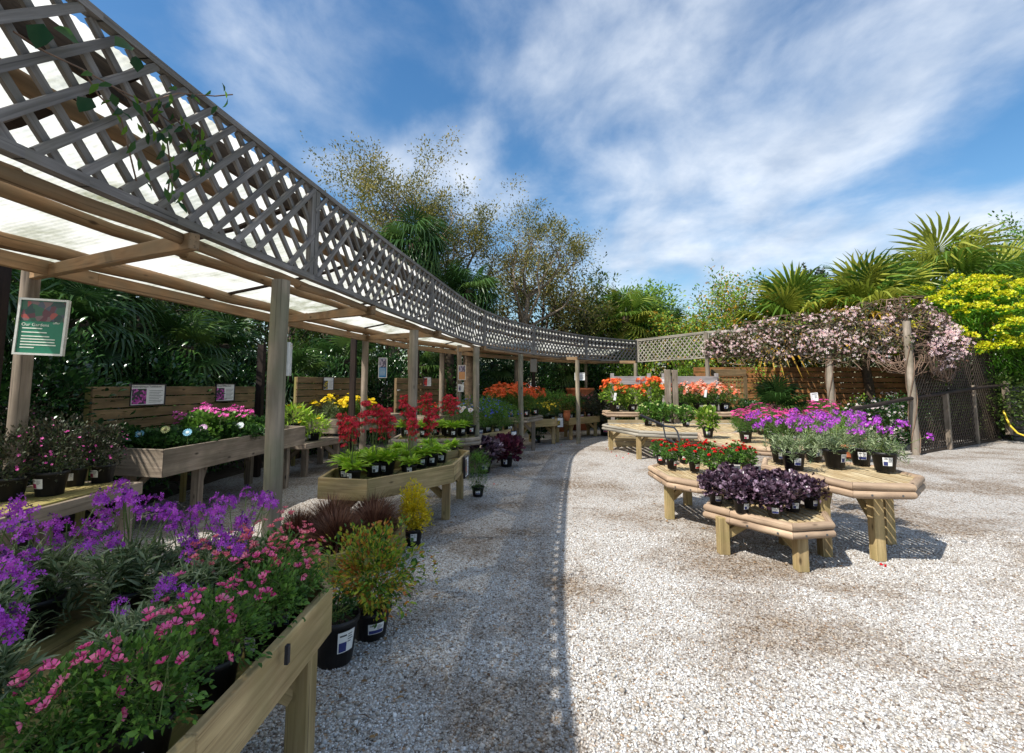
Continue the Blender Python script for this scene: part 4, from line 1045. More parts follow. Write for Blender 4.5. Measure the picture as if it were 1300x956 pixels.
dia = [mk_bushplant('potted_diascia', 21, 'green', 'leaf', 1500, .15, .10, .022, 'pink', 'cup', 18, .026, .04, 2, r=.08, h=.14, ink='navy', clr=.022, top=-.1, stemw=.003, bumpy=.3),
       mk_bushplant('potted_diascia', 22, 'green', 'leaf', 1400, .15, .11, .022, 'salmon', 'cup', 22, .023, .05, 3, r=.08, h=.14, ink='navy', clr=.03, top=.1, bumpy=.3)]
for k, x, y, s, lb in [
    (0, -.95, 1.62, 1.0, 'pink diascia pressed against the bench edge board with a white label on its pot'),
    (0, -.93, 1.90, .95, 'pink diascia spilling over the front corner of the nearest bench'),
    (1, -1.02, 2.20, 1.0, 'salmon pink diascia at the far corner of the nearest bench'),
    (1, -1.22, 2.10, .9, 'salmon diascia with tall airy sprays in front of the big pergola post'),
    (0, -.96, 1.33, 1.0, 'pink diascia at the bottom edge of the picture beside the bench board'),
    (0, -1.10, 1.26, .9, 'pink diascia at the bottom edge of the picture beside the bare slats'),
    (1, -.92, 2.08, .85, 'deep pink diascia trailing past the corner of the edge board'),
    ]:
    place(dia[k], x, y, Z1, lb, sc=s, group=G1)
# --- staging at the far left
dk = mk_bushplant('potted_shrub', 31, 'dusky', 'kite', 1500, .17, .20, .028, 'hotpink', 'five', 26, .018, .01, 0, r=.095, h=.16, ink='magink', top=-.5, bumpy=.3, shell=.1)
for px, py, s, lb in [(17, 634, 1, 'dusky-leaved potted shrub at the left edge of the mossy staging'), (68, 628, 1.1, 'dusky shrub in a wide black pot in the middle of the mossy staging'),
                      (98, 616, .9, 'dusky shrub half hidden behind the widest pot on the mossy staging'), (134, 612, .95, 'dusky shrub with pink buds at the right end of the mossy staging'),
                      (30, 606, 1.2, 'tall dusky shrub at the back of the mossy staging by the poster post')]:
    x, y = at(px, py, .69); place(dk, x-.03, y, .69, lb, sc=s, group='dusky shrubs on the mossy staging')
x, y = at(8, 600, .69)
# --- raised planter T3
ger = mk_bushplant('geranium', 41, 'green', 'cut', 1100, .24, .16, .042, 'hotpink', 'five', 15, .05, .07, 3, r=.09, h=.10, label=False, top=.2, bumpy=.3, clr=.04)
grn = mk_bushplant('leafy_plant', 42, 'deep', 'cut', 1300, .26, .12, .04, r=.09, h=.08, label=False, bumpy=.25)
for px, d, pr, s, lb in [(262, 6.0, ger, 1.1, 'magenta geranium in the middle of the long raised planter'), (300, 6.6, ger, 1.0, 'magenta geranium at the right end of the long raised planter'), (232, 6.3, ger, .8, 'small magenta geranium against the backboard of the long raised planter'),
                         (165, 5.25, grn, 1, 'dark leafy plant in the left corner of the long raised planter'), (205, 5.3, grn, 1, 'dark leafy plant second from the left in the long raised planter'), (240, 5.5, grn, .9, 'dark leafy plant at the front edge of the long raised planter'),
                         (285, 6.1, grn, .95, 'dark leafy plant under the magenta geraniums'), (325, 7.0, grn, 1.05, 'dark leafy plant at the far end of the long raised planter'), (190, 5.8, grn, .95, 'dark leafy plant against the backboard below the first sign'), (312, 6.4, grn, .9, 'dark leafy plant by the front board near the post')]:
    q = V(px, 540, d); place(pr, q.x, q.y, .735, lb, sc=s, group='plants in the long raised planter')
for px, py, d, c, lb in [(177, 551, 5.15, 'iceblue', 'round ice-blue daisy on a short stem at the left of the long planter'), (210, 545.5, 5.2, 'lemon', 'round pale yellow daisy with a dark eye in the long planter'), (238, 549, 5.2, 'iceblue', 'round ice-blue daisy right of the yellow one in the long planter'), (258, 543, 5.6, 'lilac', 'round lilac daisy in the middle of the long planter'), (305, 540, 6.1, 'iceblue', 'round ice-blue daisy at the right end of the long planter')]:
    q = V(px, py, d); s_ = Scat(); s_.put(T_daisy(14, .2), A([[0, 0, 0]]), A([[.25, -.8, .5]]), None, .085, rng)
    r_ = empty('daisy_flower', lb, 'flower', q, group='single large daisies in the long planter'); link('bloom', s_.mesh('bloom'), r_, FM[c])
    m = MB(); m.tube([(0, 0, -.006), (0, .01, -.09), (.0, .0, -(q.z-.78))], .003, 5); m.build('stalk', M['stem'], r_)
# --- planter T4 / low bench
yel = mk_bushplant('yellow_daisy_plant', 51, 'green', 'thin', 900, .22, .14, .05, 'yellow', 'daisy', 95, .06, .10, 0, r=.09, h=.11, label=False, top=.15, bumpy=.3)
yel2 = mk_bushplant('yellow_daisy_plant', 52, 'silver', 'thin', 500, .15, .15, .06, 'yellow', 'daisy', 26, .06, .14, 0, r=.09, h=.12, label=False, top=.4)
for px, d, pr, s, lb in [(418, 9.6, yel2, 1.1, 'silver-leaved plant with a tight head of yellow daisies in the second planter'), (445, 10.2, yel, 1.25, 'spreading yellow daisies at the right of the second planter'), (462, 10.8, yel, 1.1, 'yellow daisies at the far end of the second planter behind the red primroses'), (432, 10.0, yel, 1.0, 'yellow daisies in the middle of the second planter'), (398, 9.5, yel2, .9, 'sparse yellow daisies at the left corner of the second planter')]:
    q = V(px, 530, d); place(pr, q.x, q.y, .735, lb, sc=s)
lim = mk_bushplant('trough_plant', 53, 'lime', 'lance', 420, .26, .15, .12, 'yellow', 'daisy', 7, .06, .05, 0, r=.12, h=.14, ink='navy', top=.2)
for px, d, s, lb in [(372, 8.3, 1.0, 'lime-leaved plant at the end of the long planter'), (398, 8.55, .95, 'lime-leaved plant in a black tray pot on the low grey bench')]:
    q = V(px, 540, d); place(lim, q.x, q.y, .735 if px < 380 else .56, lb, sc=s)
# planter T5 : small red bedding
redb = mk_bushplant('red_bedding_plant', 54, 'deep', 'leaf', 500, .25, .12, .05, 'red', 'five', 70, .035, .03, 0, r=.09, h=.1, label=False, top=.1)
for px, d, lb in [(545, 11.9, 'red bedding plant at the left of the third planter'), (560, 12.6, 'red bedding plant in the middle of the third planter'), (578, 13.1, 'red bedding plant at the right end of the third planter by the small card')]:
    q = V(px, 520, d); place(redb, q.x, q.y, .67, lb, sc=1.15)
# --- lime primrose bench
pg = [mk_primula(61, False), mk_primula(62, False, nl=46, ls=.195), mk_primula(63, False, nl=34)]
pr_ = [mk_primula(64, True, 8, .50), mk_primula(65, True, 7, .57)]
Z6 = .517
for k, px, py, s, lb in [
    (0, 441, 603, .97, 'lime primrose rosette in a black pot at the left front corner of the angular bench'),
    (1, 457, 599, .9, 'lime primrose rosette tucked behind the left corner pot of the angular bench'),
    (2, 468, 594, .95, 'lime primrose rosette third from the left on the angular bench'),
    (1, 490, 603, 1.0, 'lime primrose rosette at the front middle of the angular bench'),
    (0, 520, 589, .95, 'lime primrose rosette behind the one nearest the front board'),
    (1, 534, 594, .97, 'lime primrose rosette nearest the right half of the front board'),
    (2, 559, 587, .95, 'lime primrose rosette near the right corner of the angular bench'),
    (0, 573, 580, .92, 'lime primrose rosette at the far right end of the angular bench'),
    (0, 505, 585, .92, 'lime primrose rosette in the middle of the angular bench, under the red flowers'),
    (1, 545, 579, .92, 'lime primrose rosette in the back row of the angular bench')]:
    x, y = at(px, py, Z6); place(pg[k], x, y+.02, Z6, lb, sc=s, group='lime primroses on the angular bench')
for k, x, y, s, lb in [(0, -1.74, 5.20, 1.0, 'crimson candelabra primrose at the left end of the angular bench'), (1, -1.62, 5.05, .9, 'crimson primrose with long bent stalks behind the left corner pot'),
                       (0, -1.42, 5.62, 1.05, 'crimson primrose with tall bare stalks, back row middle of the angular bench'), (1, -1.22, 5.75, 1.0, 'crimson primrose left of the round post'),
                       (0, -1.00, 6.12, 1.02, 'crimson primrose right of the round post'), (1, -1.52, 5.42, 1.05, 'crimson primrose with crowded heads above the bench middle'), (1, -1.12, 5.45, .82, 'low crimson primrose in the centre of the angular bench')]:
    place(pr_[k], x, y, Z6, lb, sc=s, group='crimson primroses')
# --- grey log bench
for k, px, py, s, lb in [(0, 586, 553, 1.0, 'lime primrose rosette with white label at the right end of the grey log bench'), (1, 568, 553, .95, 'lime primrose rosette second from the right on the grey log bench'), (2, 553, 552, .95, 'lime primrose rosette on the grey log bench behind the angular bench')]:
    x, y = at(px, py, .66); place(pg[k], x, y, .66, lb, sc=s)
for x, y, s, lb in [(-.98, 8.1, 1.0, 'crimson primrose at the right of the grey log bench'), (-1.45, 8.1, 1.05, 'crimson primrose at the middle of the grey log bench'), (-1.15, 8.5, 1.0, 'crimson primrose at the back of the grey log bench'), (-1.78, 8.2, 1.05, 'crimson primrose at the left of the grey log bench')]:
    place(pr_[0], x, y, .66, lb, sc=s)
wht = mk_bushplant('white_daisy_plant', 66, 'green', 'thin', 500, .17, .14, .05, 'white', 'daisy', 14, .07, .06, 0, r=.09, h=.15, top=.3)
place(wht, -.72, 8.55, .66, 'plant with a few big white-pink daisies at the back of the grey log bench', sc=1.1)
place(wht, -1.0, 8.75, .66, 'white-pink daisies beside the round post on the grey log bench', sc=1.1)
# --- blue bench
blu = mk_bushplant('blue_flowered_bush', 71, 'green', 'thin', 1700, .26, .26, .055, 'blue', 'five', 75, .030, .02, 0, r=.10, h=.17, top=-.1, bumpy=.25, ink='navy')
gbu = mk_bushplant('green_bush', 72, 'green', 'thin', 1700, .26, .22, .05, 'blue', 'five', 8, .028, .02, 0, r=.10, h=.16, top=-.1, bumpy=.25, ink='navy')
for pr, x, y, s, lb in [(blu, -.62, 9.35, 1.0, 'blue-flowered bush at the front left of the blue bench'), (gbu, -.28, 9.75, .95, 'green bush with few blue flowers at the front of the blue bench'), (gbu, -.08, 10.25, 1.0, 'green bush at the right end of the blue bench'),
                        (blu, -.50, 9.85, 1.1, 'blue-flowered bush in the middle of the blue bench'), (blu, -.30, 10.4, 1.0, 'blue-flowered bush at the back of the blue bench'), (blu, -.85, 9.9, 1.1, 'blue-flowered bush beside the post at the left of the blue bench')]:
    place(pr, x, y, .545, lb, sc=s)
# orange wallflowers on a staging behind
T8b = [(-.65, 10.95), (-.1, 11.0), (.35, 10.9), (.75, 11.9), (.2, 12.3), (-.6, 11.9)]
bench('log_bench', 'grey log-edged staging of orange wallflowers behind the blue bench', T8b, .80, .12, 'log', [(-.4, 11.2), (.5, 11.5)], slat_w=.1, gap=.02, matr='greylog', mats='slat', matl='weather')
org = mk_bushplant('orange_wallflower', 73, 'green', 'thin', 1300, .26, .22, .06, 'orange', 'four', 46, .045, .10, 7, r=.10, h=.16, top=.1, clr=.05)
for x, y, s, lb in [(-.40, 11.15, 1.0, 'orange wallflower at the left of the grey staging, by the round post'), (-.02, 11.2, 1.05, 'orange wallflower in the middle of the grey staging'), (.32, 11.2, .95, 'orange wallflower at the right front of the grey staging'), (-.2, 11.65, 1.15, 'tall orange wallflower at the back left of the grey staging'), (.2, 11.7, 1.15, 'tall orange wallflower at the back of the grey staging'), (.55, 11.75, 1.0, 'orange wallflower at the right end of the grey staging')]:
    place(org, x, y, .80, lb, sc=s)
# --- coreopsis bench
cor = mk_bushplant('yellow_coreopsis', 74, 'deep', 'thin', 1500, .24, .20, .05, 'yellow', 'daisy', 40, .06, .05, 0, r=.10, h=.16, top=-.2, bumpy=.2)
for x, y, s, lb in [(.38, 12.35, 1.0, 'yellow coreopsis at the left of the coreopsis bench'), (.72, 12.6, .95, 'yellow coreopsis in the middle of the coreopsis bench'), (1.05, 12.95, .95, 'yellow coreopsis at the right of the coreopsis bench'), (.45, 12.9, 1.1, 'yellow coreopsis in the back row of the coreopsis bench')]:
    place(cor, x, y, .58, lb, sc=s)
rb = mk_bushplant('green_shrub', 75, 'green', 'leaf', 1700, .34, .33, .05, r=.12, h=.2, bumpy=.25, ink='navy')
for x, y, z, s, lb in [(.95, 13.55, .60, 1.0, 'leafy green shrub behind the coreopsis, left'), (1.35, 13.95, .55, 1.05, 'leafy green shrub behind the coreopsis, in the middle'), (1.72, 14.05, .54, .9, 'leafy green shrub beside the round post with the white sign')]:
    place(rb, x, y, z, lb, sc=s)
br = mk_bushplant('brownish_shrub', 76, 'dusky', 'leaf', 1300, .28, .30, .05, 'salmon', 'five', 10, .04, .02, 0, r=.11, h=.2, bumpy=.3, ink='magink')
for x, y, z, s, lb in [(2.0, 14.2, .54, 1.0, 'brownish shrub on the farthest bench'), (2.3, 14.55, .54, 1.0, 'brownish shrub at the right of the farthest bench'), (2.85, 14.9, 0, 1.7, 'big brownish shrub standing on the ground past the farthest bench'), (2.5, 15.0, .5, 1.1, 'brownish shrub at the back of the farthest bench')]:
    place(br, x, y, z, lb, sc=s)
# --- ground pots on the left
sp = mk_bushplant('potted_spiraea', 81, 'yellowleaf', 'leaf', 3400, .145, .20, .025, r=.082, h=.15, ink='grnink', bumpy=.35, shell=.25, up=.8)
x, y = at(524, 693, 0); place(sp, x, y+.03, 0, 'bright yellow-leaved shrub in a black pot on the gravel under the angular bench', rz=.2, sc=1.02)
ab = mk_bushplant('potted_abelia', 82, 'abelia', 'leaf', 3300, .235, .22, .029, r=.10, h=.14, ink='navy', bumpy=.45, shell=.15, up=.5)
x, y = at(470, 806, 0); place(ab, x, y, 0, 'green shrub with orange shoot tips on the gravel beside the nearest bench', rz=.6, sc=1.18)
pt = mk_bushplant('potted_shrub', 83, 'deep', 'leaf', 500, .13, .07, .025, r=.125, h=.24, ink='navy', bumpy=.3)
x, y = at(424, 838, 0); place(pt, x, y, 0, 'large black pot standing on the gravel behind the corner of the nearest bench', rz=.9)
hx = mk_bushplant('purple_heuchera', 84, 'maroon', 'cut', 420, .22, .17, .075, r=.10, h=.16, ink='navy')
x, y = at(643, 592, 0); place(hx, x, y, 0, 'maroon-leaved heuchera in a pot on the gravel under the blue bench', sc=1.25)
hd = mk_bushplant('purple_heuchera', 85, 'dark', 'cut', 420, .22, .17, .075, r=.11, h=.19, ink='navy')
x, y = at(614, 600, 0); place(hd, x, y, 0, 'blackish heuchera in a big pot on the gravel beside the maroon one', sc=1.25)
cf = mk_bushplant('potted_conifer', 86, 'green', 'needle', 2600, .15, .30, .05, r=.09, h=.14, ink='navy', bumpy=.3)
x, y = at(606, 632, 0); place(cf, x, y+.1, 0, 'small dark green conifer in a pot on the gravel behind the angular bench leg', sc=.95)
gp = mk_bushplant('potted_hydrangea', 87, 'deep', 'leaf', 300, .26, .20, .085, r=.10, h=.16, ink='navy', shell=.2)
x, y = at(681, 562, 0); place(gp, x, y, 0, 'broad-leaved green plant in a pot on the gravel under the coreopsis bench', sc=1.15)
# --- low staved planter with brown sedge
PL = ccw([(-1.49, 3.76), (-1.36, 3.72), (-1.02, 4.06), (-.97, 4.55), (-1.25, 4.95), (-1.80, 4.95), (-2.1, 4.55), (-1.95, 4.0)])
plr = empty('staved_planter', 'low eight-sided planter of upright boards filled with brown sedge', 'planter', (-1.5, 4.35, 0))
lp = [(a+1.5, b-4.35) for a, b in PL]; inn = offpoly(lp, .032)
for i in range(len(lp)):
    a, b, c, d = Vector(lp[i]), Vector(lp[(i+1) % 8]), inn[(i+1) % 8], inn[i]; k = max(1, round((b-a).length/.16)); m = MB()
    for j in range(k):
        e = .002/(b-a).length; t0, t1 = j/k+e, (j+1)/k-e; m.prism([tuple(a.lerp(b, t0)), tuple(a.lerp(b, t1)), tuple(d.lerp(c, t1)), tuple(d.lerp(c, t0))], 0, .24+random.uniform(-.003, .003))
        # grain runs upwards on a stave
        gg = m.g[-8:]; m.g[-8:] = [(q[2], q[0], q[1]) for q in gg]
    m.build('stave_board', M['slat'], plr, bevel=.003)
m = MB(); m.add([(p[0], p[1], .185) for p in offpoly(lp, .03)], [tuple(range(8))]); m.build('compost', M['compost'], plr)
rs = np.random.RandomState(91)
def sedge(nb, rad, ln, seed):
    rs = np.random.RandomState(seed); s_ = Scat(); root = empty('brown_sedge', 'x', 'grass plant')
    for q in range(4):
        n = nb//4; a = rs.rand(n)*2*PI; e = R(38)+rs.rand(n)*R(60); d = np.c_[np.cos(a)*np.cos(e), np.sin(a)*np.cos(e), np.sin(e)]
        p = np.c_[np.cos(a)*rad*rs.rand(n), np.sin(a)*rad*rs.rand(n), np.zeros(n)]
        s_.put(T_blade(.020, .15+.16*q, 5), p, d, np.c_[-np.cos(a)*np.sin(e), -np.sin(a)*np.sin(e), np.cos(e)]+rs.normal(size=(n, 3))*.2, ln*(.6+.5*rs.rand(n)), rs)
    link('blades', s_.mesh('blades'), root, LM['brown']); return root
sg = sedge(1500, .05, .36, 92)
for x, y, s, lb in [(-1.42, 4.05, .95, 'brown sedge clump at the front of the staved planter'), (-1.20, 4.35, .95, 'brown sedge clump at the right of the staved planter'), (-1.62, 4.45, 1.0, 'brown sedge clump at the left of the staved planter'), (-1.32, 4.68, 1.0, 'brown sedge clump at the back of the staved planter'), (-1.82, 4.25, .85, 'brown sedge clump against the left boards of the staved planter')]:
    place(sg, x, y, .186, lb, sc=s, group='brown sedge clumps')

# ============================================================= right hand tables
wr = [mk_wallflower(14, r=.098, h=.17, nst=12, hh=.33, dens=.85, lh=.14, leafs=.055, fr=.95, rim=2), mk_wallflower(15, r=.098, h=.17, nst=10, hh=.30, dens=.8, lh=.13, leafs=.055, fr=1.0, rim=2)]
for k, px, py, s, lb in [(0, 995, 588, .95, 'purple wallflower at the left end of the tall log table, half hidden'), (0, 1012, 597, 1.05, 'purple wallflower with a big white label at the left front of the tall log table'),
                         (1, 1037, 585, .95, 'purple wallflower behind the left front pot of the tall log table'), (1, 1065, 594, 1.05, 'purple wallflower with its label turned away, middle of the tall log table'),
                         (1, 1129, 599, 1.05, 'purple wallflower nearest the right end of the tall log table'), (0, 1048, 578, 1.0, 'purple wallflower in the back row of the tall log table'), (1, 1082, 577, 1.05, 'purple wallflower at the back right of the tall log table')]:
    x, y = at(px, py, .70); place(wr[k], x, y+.05, .70, lb, sc=s, group='wallflowers on the tall log table')
sil = mk_bushplant('silver_santolina', 101, 'silver', 'thin', 1500, .14, .12, .04, r=.098, h=.17, ink='navy', shell=.3)
x, y = at(1098, 590, .70); place(sil, x, y+.05, .70, 'silvery grey flowerless bush in a black pot between the wallflowers', sc=1.0)
m = MB(); m.lathe([(.001, 0), (.05, 0), (.075, .12), (.08, .12), (.08, .14), (.07, .14), (.065, .02)], 18); x, y = at(1083, 583, .70); o = m.build('terracotta_pot', M['terracotta']); o.location = (x, y+.08, .70); tag(o, 'small orange terracotta pot among the wallflowers', 'pot')
ros = [mk_bushplant('potted_rose', 111, 'green', 'leaf', 620, .098, .085, .030, 'red', 'ball', 13, .038, .025, 0, r=.062, h=.115, top=.05, ink='redink', bumpy=.2, fup=1.2), mk_bushplant('potted_rose', 112, 'green', 'leaf', 600, .10, .08, .030, 'red', 'ball', 10, .040, .025, 0, r=.062, h=.115, top=.1, ink='redink', bumpy=.2, fup=1.2)]
for k, px, py, lb in [(0, 841, 589, 'red miniature rose at the left end of the rose table'), (1, 855, 596, 'red miniature rose second from the left, label facing front'), (0, 884, 599.5, 'red miniature rose in the middle of the front row'), (1, 870, 588, 'red miniature rose behind the middle of the front row'),
                      (0, 910, 606, 'red miniature rose nearest the camera on the rose table'), (1, 927, 600, 'red miniature rose just right of the nearest one'), (0, 952, 602, 'red miniature rose at the right end of the rose table'), (1, 938, 590, 'red miniature rose behind the right end pot'), (0, 900, 590, 'red miniature rose in the back row of the rose table')]:
    x, y = at(px, py, .515); place(ros[k], x, y+.05, .515, lb, sc=1.05, group='red miniature roses')
heu = [mk_bushplant('dark_heuchera', 121, 'dark', 'cut', 1000, .155, .10, .036, r=.068, h=.115, ink='navy', bumpy=.2, shell=.2), mk_bushplant('dark_heuchera', 122, 'dark', 'cut', 950, .15, .105, .035, r=.068, h=.115, ink='navy', bumpy=.25, shell=.2)]
for k, px, py, lb in [(0, 911, 640, 'dark purple heuchera at the left end of the lowest table'), (1, 944, 651, 'dark purple heuchera at the left front of the lowest table'), (0, 986, 656, 'dark purple heuchera with white and blue label nearest the camera'), (1, 1009, 650, 'dark purple heuchera right of the labelled front pot'),
                      (0, 1033, 646, 'dark purple heuchera at the right end of the lowest table'), (1, 960, 638, 'dark purple heuchera in the middle of the lowest table'), (0, 990, 637, 'dark purple heuchera in the back row below the tall table'), (1, 928, 634, 'dark purple heuchera at the back left of the lowest table')]:
    x, y = at(px, py, .40); place(heu[k], x, y+.03, .40, lb, sc=1.0, group='dark heucheras')
# magenta daisies
mag = [mk_bushplant('magenta_daisy', 131, 'green', 'thin', 1200, .20, .15, .045, 'magenta', 'daisy', 42, .055, .05, 0, r=.095, h=.16, top=.25, ink='magink', fup=1.5), mk_bushplant('magenta_daisy', 132, 'green', 'thin', 1200, .21, .16, .045, 'magenta', 'daisy', 48, .055, .05, 0, r=.095, h=.16, top=.2, ink='magink', fup=1.5)]
for k, x, y, lb in [(0, 3.55, 7.45, 'magenta daisy in the left front pot of the daisy table'), (1, 3.83, 7.15, 'magenta daisy with a tilted label at the front of the daisy table'), (0, 4.15, 7.3, 'magenta daisy third along the front of the daisy table'), (1, 4.5, 7.3, 'magenta daisy behind the left wallflowers'),
                    (0, 3.8, 8.0, 'magenta daisy second row left'), (1, 4.2, 8.0, 'magenta daisy second row middle of the daisy table'), (0, 4.6, 8.1, 'magenta daisy second row right of the daisy table'), (1, 4.4, 8.6, 'magenta daisy back row of the daisy table'), (0, 4.85, 7.75, 'tall magenta daisy beside the white card')]:
    place(mag[k], x, y, .66, lb, sc=1.0 if y < 8.3 else 1.1, group='magenta daisies')
place(mag[1], 5.15, 8.1, .72, 'tallest magenta daisy by the clematis post', sc=1.15, group='magenta daisies')
bx_ = mk_bushplant('budding_hydrangea', 141, 'bright', 'leaf', 330, .15, .17, .085, 'cream', 'ball', 7, .05, .03, 0, r=.085, h=.15, top=.5, ink='navy')
x, y = at(899, 555, .66); place(bx_, x, y, .66, 'light green budding hydrangea alone at the left end of the daisy table', sc=1.05)
bg_ = mk_bushplant('budding_hydrangea', 142, 'green', 'leaf', 420, .20, .18, .085, 'cream', 'ball', 8, .045, .02, 0, r=.095, h=.16, top=.4, ink='navy')
for px, py, s, lb in [(823, 540, 1.05, 'green hydrangea at the left of the slatted lower tier'), (838, 541, 1.1, 'green hydrangea with cream buds on the lower tier'), (848, 537, 1.0, 'green hydrangea in front of the paired posts'), (871, 541, .95, 'small green hydrangea right of the paired posts')]:
    x, y = at(px, py, .60); place(bg_, x, y, .60, lb, sc=s, group='hydrangeas on the lower tier')
aza = [mk_bushplant('orange_azalea', 151, 'bright', 'leaf', 800, .36, .28, .07, 'orange', 'five', 17, .075, .07, 9, r=.15, h=.22, top=.05, ink='navy', clr=.075, fup=.4), mk_bushplant('peach_azalea', 152, 'green', 'leaf', 700, .32, .24, .06, 'peach', 'five', 20, .065, .05, 8, r=.14, h=.22, top=-.1, ink='navy', clr=.07, fup=.4)]
for k, x, y, s, lb in [(0, 2.62, 12.4, 1.0, 'orange azalea at the left end of the upper tier'), (0, 3.05, 12.35, .8, 'low leafy azalea in the middle left of the upper tier'), (0, 3.62, 12.45, 1.05, 'tall orange azalea left of the paired posts'), (1, 4.35, 12.4, 1, 'peach azalea right of the paired posts'), (1, 4.75, 12.4, .95, 'peach azalea third from the right on the upper tier'), (1, 5.1, 12.4, 1.0, 'peach azalea with white blooms on the upper tier'), (1, 5.45, 12.5, .95, 'peach azalea at the right end of the upper tier'), (1, 4.95, 12.75, 1.05, 'peach azalea in the back row of the upper tier')]:
    place(aza[k], x, y, .86, lb, sc=s, group='azaleas on the upper tier')
for px, py, d, lb in [(780, 504, 12.0, 'narrow white label leaning in the leftmost orange azalea'), (895, 500, 12.0, 'narrow white label standing in the peach azaleas')]:
    q = V(px, py, d); m = MB(); m.beam((0, 0, -.08), (.03, 0, .10), .06, .004, up=(0, 1, 0)); o = m.build('plant_label', M['white']); o.location = q; tag(o, lb, 'label')
# ============================================================= trolley behind the rose table
tr_ = empty('hand_trolley', 'grey tubular trolley handle sticking up behind the red roses', 'trolley', (2.42, 7.4, 0))
a, b_, c, d, e = [V(px, py, 7.35)-Vector((2.42, 7.4, 0)) for px, py in ((813, 527), (842, 540), (856, 543), (862, 556), (863, 575))]
m = MB(); m.tube([a, a.lerp(b_, .5), b_], .019, 10); m.build('grip', M['rubber'], tr_)
m = MB(); m.tube([b_, c, (c+d)/2+Vector((.01, 0, .02)), d, e, Vector((e.x+.02, e.y, .18))], .013, 10); m.build('handle_tube', M['metal'], tr_)
f_, g_ = [V(px, py, 7.35)-Vector((2.42, 7.4, 0)) for px, py in ((842, 541), (845, 556))]
m = MB(); m.tube([f_, g_, g_+Vector((.10, 0, -.05)), Vector((e.x-.0, e.y+.03, g_.z-.12))], .012, 8); m.build('handle_tube', M['metal'], tr_)
m = MB(); m.box((.35, .3, .17), (.9, .5, .03)); m.build('platform', M['metal'], tr_)
for sx in (0, 1):
    for sy in (0, 1):
        m = MB(); cx_, cy_ = .02+.66*sx, .12+.36*sy; m.tube([(cx_, cy_-.02, .075), (cx_, cy_+.02, .075)], .075, 16); m.build('wheel', M['rubber'], tr_)

# ============================================================= boards, fences, signs
def boardpanel(name, a, b, z0, z1, nb, mat, label, cat, lean=0, posts=True, gap=.012, th=.028, endmat=None):
    a, b = Vector(a), Vector(b); root = empty(name, label, cat, (a.x, a.y, 0)); d = b-a; nn = Vector((-d.y, d.x)).normalized()
    h = (z1-z0)/nb
    for i in range(nb):
        z = z0+h*(i+.5); o_ = nn*lean*(i/nb)
        m = MB(); m.beam((o_.x, o_.y, z), (d.x+o_.x, d.y+o_.y, z), th, h-gap-random.uniform(0, .006)); m.build('board', M[mat], root, bevel=.003)
    if posts:
        for t_ in (.0, .5, 1.0):
            p = d*t_+nn*(th*.5+.031 if lean >= 0 else .05)+d.normalized()*(.03 if t_ == 0 else (-.03 if t_ == 1 else 0)); m = MB(); m.box((p.x, p.y, (z1-.01)/2), (.055, .055, z1-.01), rz=math.atan2(d.y, d.x)); m.build('post', M[endmat or mat], root, bevel=.003)
    return root
boardpanel('backboard', (-4.26, 4.93), (-4.24, 8.0), .90, 1.50, 5, 'backboard', 'brown five-board backboard behind the long planter with two framed flower signs', 'backboard', posts=True, endmat='slat')
boardpanel('backboard', (-4.10, 9.25), (-3.36, 11.1), .92, 1.68, 6, 'backboard', 'brown backboard behind the yellow daisies with one sign', 'backboard', endmat='slat')
boardpanel('backboard', (-2.80, 11.75), (-1.80, 13.25), .95, 1.70, 5, 'backboard', 'brown backboard behind the small red flowers, beyond the round post', 'backboard')
fnc = boardpanel('slatted_fence', (5.75, 15.3), (12.6, 14.9), .1, 2.10, 12, 'fence', 'orange-brown horizontal board fence beyond the clematis', 'fence', gap=.022)
for (a, b, lb) in [((2.72, 13.15), (3.72, 13.15), 'grey plank rail behind the left half of the upper tier'), ((4.12, 13.15), (5.55, 13.2), 'grey plank rail behind the right half of the upper tier')]:
    r_ = empty('plank_rail', lb, 'fence', (a[0], a[1], 0)); m = MB(); L_ = b[0]-a[0]
    m.beam((0, -.04, 1.65), (L_, -.04, 1.65), .03, .22); m.build('rail_board', M['greyboard'], r_, bevel=.004)
    m = MB(); m.beam((0, -.04, 1.33), (L_, -.04, 1.33), .03, .07); m.build('rail_board', M['weather'], r_)
    for q in (0, 1):
        m = MB(); m.box((L_*q, .02, .92), (.09, .08, 1.84)); m.build('post', M['greyboard'], r_, bevel=.005)
    for q in np.linspace(.2, L_-.2, 5):
        m = MB(); m.box((q, -.0, 1.44), (.05, .02, .2)); m.build('picket', M['weather'], r_)
for k, (px, s) in enumerate(((848, 0), (857, 1))):
    q = V(px, 500, 11.95); m = MB(); m.box((q.x, q.y, .95), (.13, .11, 1.90-.02*k)); tag(m.build('timber_post', M['weather'], bevel=.006), ['left one of the paired timber posts rising between the azaleas', 'right one of the paired timber posts rising between the azaleas'][k], 'post', 'paired timber posts')
# bench frame with lattice back near (905-950,470-510)
r_ = empty('lattice_stand', 'brown framed stand with a small lattice back left of the orange-brown fence', 'stand', (6.1, 14.6, 0))
m = MB(); m.beam((-.1, 0, 1.90), (.95, 0, 1.90), .05, .20); m.build('top_board', M['backboard'], r_, bevel=.004)
for q in (-.06, .91): m = MB(); m.box((q, .0, .895), (.09, .09, 1.78)); m.build('post', M['backboard'], r_)
m = MB()
for z_ in (1.3, 1.5, 1.68): m.beam((-.01, 0, z_), (.86, 0, z_), .015, .03)
for q in np.linspace(.08, .78, 7): m.beam((q, .02, 1.1), (q, .02, 1.78), .02, .03, up=(1, 0, 0))
m.build('lattice', M['slat'], r_)

